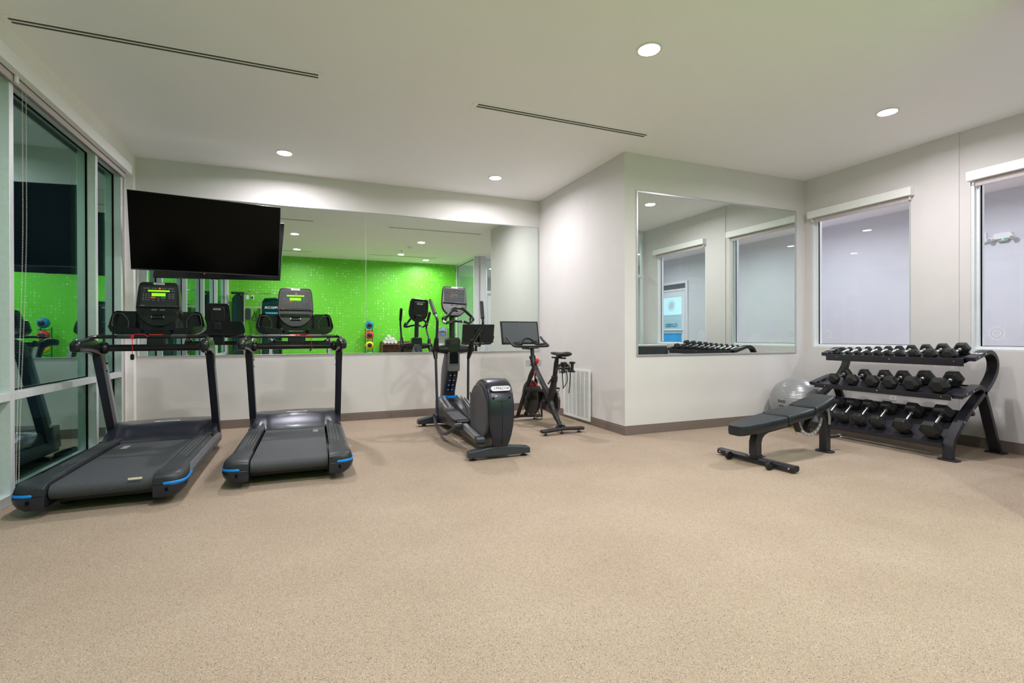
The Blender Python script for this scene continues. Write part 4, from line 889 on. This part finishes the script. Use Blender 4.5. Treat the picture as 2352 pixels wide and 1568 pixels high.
MB().rtube([Vector(p) for p in ((1.055,0,.012),(1.055,0,.25),(1.045,0,.33),(1.005,0,.40),(.93,0,.44))],.080,.075,(0,1,0)).build('rear_post',RACKM,t,bev=.008)
MB().prism(rrect(.115,.175,.045,5,1.055,0),'z',0,.016).build('rear_foot',RACKM,t,bev=.004)
MB().cyl((.945,-.048,.43),(.945,.048,.43),.012).build('pivot_bolt',CHROME,t)
for s in (-1,1):
    c=(.72,.40); arc=[(c[0]+.20*math.cos(a),c[1]-.00+.20*math.sin(a)) for a in [PI*1.02+PI*.93*k/18 for k in range(19)]]; arc2=[(c[0]+.165*math.cos(a),c[1]+.165*math.sin(a)) for a in [PI*1.02+PI*.93*k/18 for k in range(19)]]
    if s<0:
        MB().prism(arc+arc2[::-1],'y',-.066,-.060).build('adjuster_arc',STEEL,t)
        hm=MB()
        for k in range(9):
            a=PI*1.10+PI*.72*k/8; hm.cyl((c[0]+.182*math.cos(a),-.068,c[1]+.182*math.sin(a)),(c[0]+.182*math.cos(a),-.0655,c[1]+.182*math.sin(a)),.0075,seg=12)
        hm.build('arc_holes',WPRINT,t)
MB().prism([(.99,.46),(1.02,.46),(1.05,.36),(1.045,.29),(1.02,.295),(1.02,.36)],'y',-.066,-.058).build('ladder_plate',STEEL,t)
MB().rtube([(.50,-.05,.385),(.53,-.05,.30),(.56,-.05,.27)],.05,.05,(0,1,0)).build('catch_bracket',BLKM,t,bev=.008)
MB().rtube([(.66,-.05,.25),(.68,-.05,.33),(.74,-.05,.385)],.06,.012,(0,1,0)).build('spring_guard',RACKM,t,bev=.003)
MB().tube([(.40,-.09,.34),(.42,-.10,.30),(.44,-.10,.27),(.46,-.105,.255)],.004,seg=6).build('pull_cord',mat('yellow_cord',(.40,.26,.03),.5),t)
MB().cyl((1.05,.0,.145),(1.26,-.02,.150),.017,seg=16).build('carry_handle',BLKM,t)
MB().cyl((1.255,-.0195,.150),(1.295,-.023,.151),.020,seg=16).build('handle_cap',CHROME,t,bev=.004)

# ------------------------------------------------------------------ stability ball
t=thing('stability_ball','silver grey stability ball in the corner behind the bench','exercise ball',(6.015,4.695,0))
pr_=[]
for k in range(97):
    a=-PI/2+PI*k/96; r=.325+(.0022 if (k%3==1 and 8<k<88) else 0); pr_.append((r*math.cos(a),.325+r*math.sin(a)))
b=MB().lathe(pr_,seg=64).build('ball_body',BALLM,t,smooth=80)
dv=(Vector((0,0,1.21))-Vector((6.015,4.695,.325))).normalized(); ang=math.atan2(dv.x,-dv.y)
def onball(az,el): # text plane tangent to the ball
    Mz=RZ(az)@RX(-el); return T(0,0,.325)@Mz@T(0,-.3262,0)@FRONT
text('ball_lettering','TAG',.052,onball(ang-rad(32),-rad(-4)),INK,t,.003,bold=.001)
text('ball_lettering','65cm',.030,onball(ang-rad(32),-rad(6)),INK,t,.003)
# ------------------------------------------------------------------ television
t=thing('television','large black wall-mounted television tilted down over the treadmills','television',(-1.131,6.975,2.424))
Mt=RZ(.149)@RX(.327); tw,th_=1.56,.897
b=MB().box(-tw/2,tw/2,0,.03,-th_/2,th_/2).build('tv_body',BLACK,t,bev=.004); b.matrix_local=Mt
MB().box(-tw/2+.006,tw/2-.006,-.002,.001,-th_/2+.012,th_/2-.006).build('screen_panel',SCREEN,b)
MB().box(-tw/2,tw/2,-.004,.004,-th_/2-.004,-th_/2+.010).build('bottom_trim',mat('tv_trim_metal',(.12,.12,.13),.3,metal=.8),b)
MB().box(-.42,.42,.03,.065,-.30,.25).build('rear_cover',BLKM,b,bev=.01)
MB().box(-.09,-.0,.0,.02,-th_/2-.010,-th_/2-.004).build('sensor_bar',BLKM,b)
MB().sph((-.055,.0,-th_/2-.012),.004,seg=8).build('standby_led',LEDR,b)
MB().box(-.25,.25,.065,.10,-.12,.12).build('mount_plate',BLKM,b,bev=.004)
MB().rtube([(.02,.09,0),(.12,.26,0),(.05,.45,.0)],.07,.04,(0,0,1)).build('mount_arm',BLKM,t)
MB().box(-.12,.20,.445,.480,-.15,.15).build('wall_plate',BLKM,t,bev=.004)
# ------------------------------------------------------------------ corridor safety devices
def em_light(x,y,z,face,label):
    t=thing('emergency_light',label,'emergency light',(x,y,z),face)
    MB().prism([(-.125,.0),(-.10,.055),(-.08,.062),(.08,.062),(.10,.055),(.125,.0),(.115,-.035),(-.115,-.035)],'y',-.065,-.001).build('light_housing',WHITE,t,bev=.010,seg=3)
    MB().prism([(-.085,-.035),(.085,-.035),(.05,-.078),(-.05,-.078)],'y',-.05,-.001).build('lower_shroud',mat('shroud_grey',(.35,.37,.36),.5),t,bev=.006)
    for s in (-1,1):
        l=MB().cyl((s*.125,-.075,-.02),(s*.135,-.11,-.035),.032,.036,seg=20).build('lamp_head',WHITE,t,bev=.004)
        MB().cyl((s*.135,-.111,-.035),(s*.1355,-.113,-.0355),.028,seg=20).build('lamp_lens',SILV,l)
    MB().sph((.0,-.056,-.042),.006,seg=8).build('status_led',glow('green_led',(0,1,.45),4),t)
em_light(9.9,4.205,2.715,-PI/2,'white twin-head emergency light on the corridor wall seen through the right-edge window')
t=thing('fire_alarm','white fire alarm strobe on the corridor wall beside the emergency light','fire alarm',(9.9,4.47,2.735),-PI/2)
MB().prism(rrect(.13,.16,.008,3),'y',-.055,-.001).build('alarm_box',WHITE,t,bev=.004)
MB().prism(rrect(.06,.045,.01,3,.01,-.022),'y',-.066,-.055).build('strobe_lens',SCRG,t,bev=.004)
text('alarm_lettering','FIRE',.02,T(.02,-.0555,.055)@FRONT,REDP,t)
MB().cyl((.055,-.04,-.045),(.09,-.06,-.055),.020).build('side_lamp',WHITE,t)
# ------------------------------------------------------------------ rear of the room (seen in the mirrors)
t=thing('functional_trainer','dark green shrouded cable machine with chrome pull-up bar, seen in the mirror between the treadmills','cable machine',(-1.30,.16,0),PI)
for s,x0,x1,zt in ((1,.34,.58,2.33),(-1,-.12,-.56,2.26)):
    a_,b_=min(x0,x1),max(x0,x1)
    MB().prism([(a_,.05),(b_,.05),(b_,zt-.12),(b_-.06,zt-.02),(a_+.06,zt),(a_,zt-.10)],'y',-.03,.20).build('weight_shroud',TEALS,t,bev=.03,seg=4)
MB().box(.30,.36,-.10,.02,.04,2.36).build('upright_post',BLKM,t,bev=.006)
MB().box(-.60,-.56,-.10,.02,.04,2.25).build('upright_post',BLKM,t,bev=.006)
MB().cyl((.29,-.12,.05),(.29,-.12,2.30),.016).build('guide_rod',CHROME,t)
MB().cyl((-.10,-.10,.05),(-.10,-.10,2.22),.016).build('guide_rod',CHROME,t)
MB().box(.30,.60,-.06,.10,2.33,2.38).build('top_cap',BLKM,t,bev=.01)
MB().tube(spline([(.30,-.08,2.28),(.20,-.14,2.36),(.14,-.16,2.395),(.05,-.16,2.385),(-.05,-.14,2.35),(-.18,-.14,2.345),(-.32,-.16,2.35),(-.45,-.14,2.345),(-.54,-.10,2.30),(-.58,-.06,2.22)],5),.017,seg=12).build('pullup_bar',CHROME,t)
MB().box(-.10,.30,-.13,-.09,1.955,1.995).build('pulley_arm',STEEL,t,bev=.004)
MB().prism(rrect(.13,.30,.05,5,.20,1.80),'y',-.14,-.10).build('pulley_plate',GREY,t,bev=.006)
MB().tube([(.05,-.14,1.92),(.05,-.14,1.86),(.01,-.14,1.70),(.0,-.14,1.64),(.11,-.14,1.64),(.09,-.14,1.70),(.05,-.14,1.86)],.009,seg=8).build('cable_handle',BLKM,t)
text('shroud_lettering','PRECOR',.085,T(-.34,-.032,1.98)@FRONT,WPRINT,t,.001,bold=.001)
MB().box(-.52,-.20,-.036,-.031,1.70,1.86).build('instruction_panel',mat('instruction_blue',(.04,.35,.60),.4,var=.4,scale=25),t)
for s in (-1,1): MB().rtube([(s*.45-.02,-.35,.03),(s*.45-.02,.25,.03)],.08,.05).build('base_foot',BLKM,t,bev=.004)
# medicine balls on their stand
t=thing('medicine_ball_stand','narrow black upright stand holding medicine balls by the green wall, seen in the mirror','medicine ball rack',(1.585,.02,0))
for s in (-1,1): MB().cyl((s*.10,-.02,.02),(s*.10,-.02,1.44),.010).build('side_post',BLKM,t)
for k in range(5):
    z=.22+.295*k; MB().tube([(-.10,-.02,z),(-.09,.14,z-.02),(.09,.14,z-.02),(.10,-.02,z)],.007,seg=8).build('ball_cradle',BLKM,t)
MB().box(-.14,.14,-.12,.20,.0,.025).build('stand_base',BLKM,t,bev=.004)
for z,c,n in ((1.537,(.0,.20,.55),'blue'),(1.248,(.72,.02,.03),'red'),(.955,(.80,.66,.0),'yellow'),(.66,(.05,.35,.08),'green')):
    b=thing('medicine_ball','%s and black medicine ball, %s on the stand by the green wall'%(n,{'blue':'topmost','red':'second from top','yellow':'third from top','green':'fourth from top'}[n]),'medicine ball',(1.585,.13,z),0,'medicine balls on the stand')
    cm=mat('ball_'+n,c,.45)
    MB().sph((0,0,0),.118,seg=32).build('ball_body',cm,b,smooth=80)
    MB().sph((0,.028,0),.112,.86,.86,.86,24).build('grip_panel',BLKM,b,smooth=80)
    MB().tube([(.118*math.cos(a),0,.118*math.sin(a)) for a in [2*PI*k/40 for k in range(40)]],.0035,seg=6,closed=True).build('seam_line',BLKM,b)
# towel shelf
t=thing('wooden_shelf_unit','low dark wooden shelf unit holding white towels, seen in the mirror','shelf unit',(2.47,.02,0))
for s in (-1,1): MB().box(min(s*.52,s*.545),max(s*.52,s*.545),-.20,.20,0,1.05).build('side_panel',WOOD,t,bev=.003)
for z in (.05,.42,.96): MB().box(-.52,.52,-.20,.20,z,z+.03).build('shelf_board',WOOD,t,bev=.003)
MB().box(-.52,.52,-.205,-.185,0,1.06).build('back_panel',WOOD,t)
k=0
for z,xs in ((1.040,(2.03,2.13,2.23,2.33)),(1.124,(2.08,2.18,2.27)),(1.208,(2.14,))):
    for x in xs:
        pos={1.040:'bottom row',1.124:'middle row',1.208:'top of the pile'}[z]; idx=xs.index(x)
        o=MB().cyl((0,-.11,0),(0,.11,0),.047,seg=20).tube([(.040*(1-i/40)*math.cos(i*.5),.112,.040*(1-i/40)*math.sin(i*.5)) for i in range(36)],.004,seg=5).build('rolled_towel',TOWEL,None,bev=.008)
        o.location=(x,.06,z)
        tag(o,'white rolled towel on the wooden shelf, %s%s'%(pos,'' if len(xs)==1 else ', '+('rightmost in the mirror','second from right in the mirror','third from right in the mirror','leftmost in the mirror')[len(xs)-1-idx] if False else ('' if len(xs)==1 else ', '+('leftmost','second from left','third from left','fourth from left')[idx]+' in the mirror')),'towel','rolled towels on the wooden shelf')
t=thing('folded_towels','flat grey-white folded towel on the inner shelf of the wooden unit, seen in the mirror','towel',(2.20,.10,.45))
MB().box(-.14,.14,-.08,.08,0,.05).build('towel_stack',TOWEL,t,bev=.015)
# bottle filler
t=thing('bottle_filler','stainless steel bottle filling station on the green wall, seen in the mirror','water fountain',(3.79,YG,0))
MB().ring([(-.15,.98),(.15,.98),(.15,1.50),(-.15,1.50)],[(-.12,1.0),(.12,1.0),(.12,1.36),(-.12,1.36)],'y',.001,.12).build('filler_housing',STEEL,t,bev=.008)
MB().box(-.13,.13,.001,.03,.99,1.37).build('alcove_back',STEEL,t)
MB().box(-.01,.06,.12,.125,1.405,1.465).build('status_display',mat('filler_display',(.02,.15,.5),.3,emit=(.02,.2,.7),es=.8),t)
MB().box(-.15,.15,.0005,.34,.78,.98).build('basin',STEEL,t,bev=.03,seg=3)
MB().lathe([(.02,1.33),(.03,1.345),(.02,1.37)],c=(.02,.07,0)).build('nozzle',BLKM,t)
t=thing('water_bottle','clear plastic water bottle with a blue cap standing in the bottle filler','bottle',(3.80,YG+.13,.981))
MB().lathe([(.001,.0),(.034,.002),(.036,.02),(.036,.16),(.030,.20),(.014,.235),(.013,.25)],seg=24).build('bottle_body',CLEARP,t,smooth=50)
MB().lathe([(.015,.24),(.034,.245),(.030,.30),(.012,.335),(.001,.34)],seg=20).build('bottle_cap',mat('blue_cap',(.05,.16,.75),.4),t,smooth=50)
for x,l in ((-1.565,'white data outlet plate on the green wall, seen in the mirror beside the cable machine'),(-1.44,'white cable outlet with a plug on the green wall, seen in the mirror')):
    t=thing('wall_outlet',l,'outlet',(x,YG,2.27))
    MB().box(-.037,.037,.0005,.007,-.058,.058).build('cover_plate',WHITE,t,bev=.002)
    MB().box(-.015,.015,.007,.012 if x<-1.5 else .04,-.03,.03).build('socket',WHITE if x<-1.5 else BLKM,t)
# cabinet reflected in the right mirror
t=thing('low_cabinet','charcoal cabinet with pale metal top, at the lower left of the right mirror','cabinet',(6.10,1.83,0))
MB().box(-.50,.50,-.28,.28,0,.985).build('cabinet_body',mat('charcoal_laminate',(.035,.038,.045),.45),t,bev=.01)
MB().box(-.51,.51,-.29,.29,.987,1.035).build('cabinet_top',STEEL,t,bev=.018,seg=4)
# coiled cords at the window, seen in the pane
cm=MB()
t=thing('cable_coil','tangle of black power cords on the floor between the first treadmill and the window','cable',(-1.86,6.35,0))
rs=random.Random(11)
for k in range(5):
    pts=[]
    for i in range(26):
        a=i*.75+k; r=.06+.05*rs.random(); pts.append(Vector((.6*r*math.cos(a)+rs.uniform(-.01,.01),r*2.2*math.sin(a)+rs.uniform(-.03,.03),.009+.0105*k+.006*rs.random())))
    MB().tube(spline(pts,4),.005,seg=6).build('cord_loop',BLKM,t)

# ------------------------------------------------------------------ world + colour
w=bpy.data.worlds.new('night'); bpy.context.scene.world=w; w.use_nodes=True
w.node_tree.nodes['Background'].inputs[0].default_value=(.004,.008,.012,1); w.node_tree.nodes['Background'].inputs[1].default_value=1
sc=bpy.context.scene; sc.view_settings.view_transform='Standard'; sc.view_settings.look='None'; sc.view_settings.gamma=1; sc.view_settings.exposure=EXPO
sc.view_settings.use_curve_mapping=False
sc.cycles.max_bounces=14; sc.cycles.diffuse_bounces=8; sc.cycles.glossy_bounces=8; sc.cycles.transparent_max_bounces=24
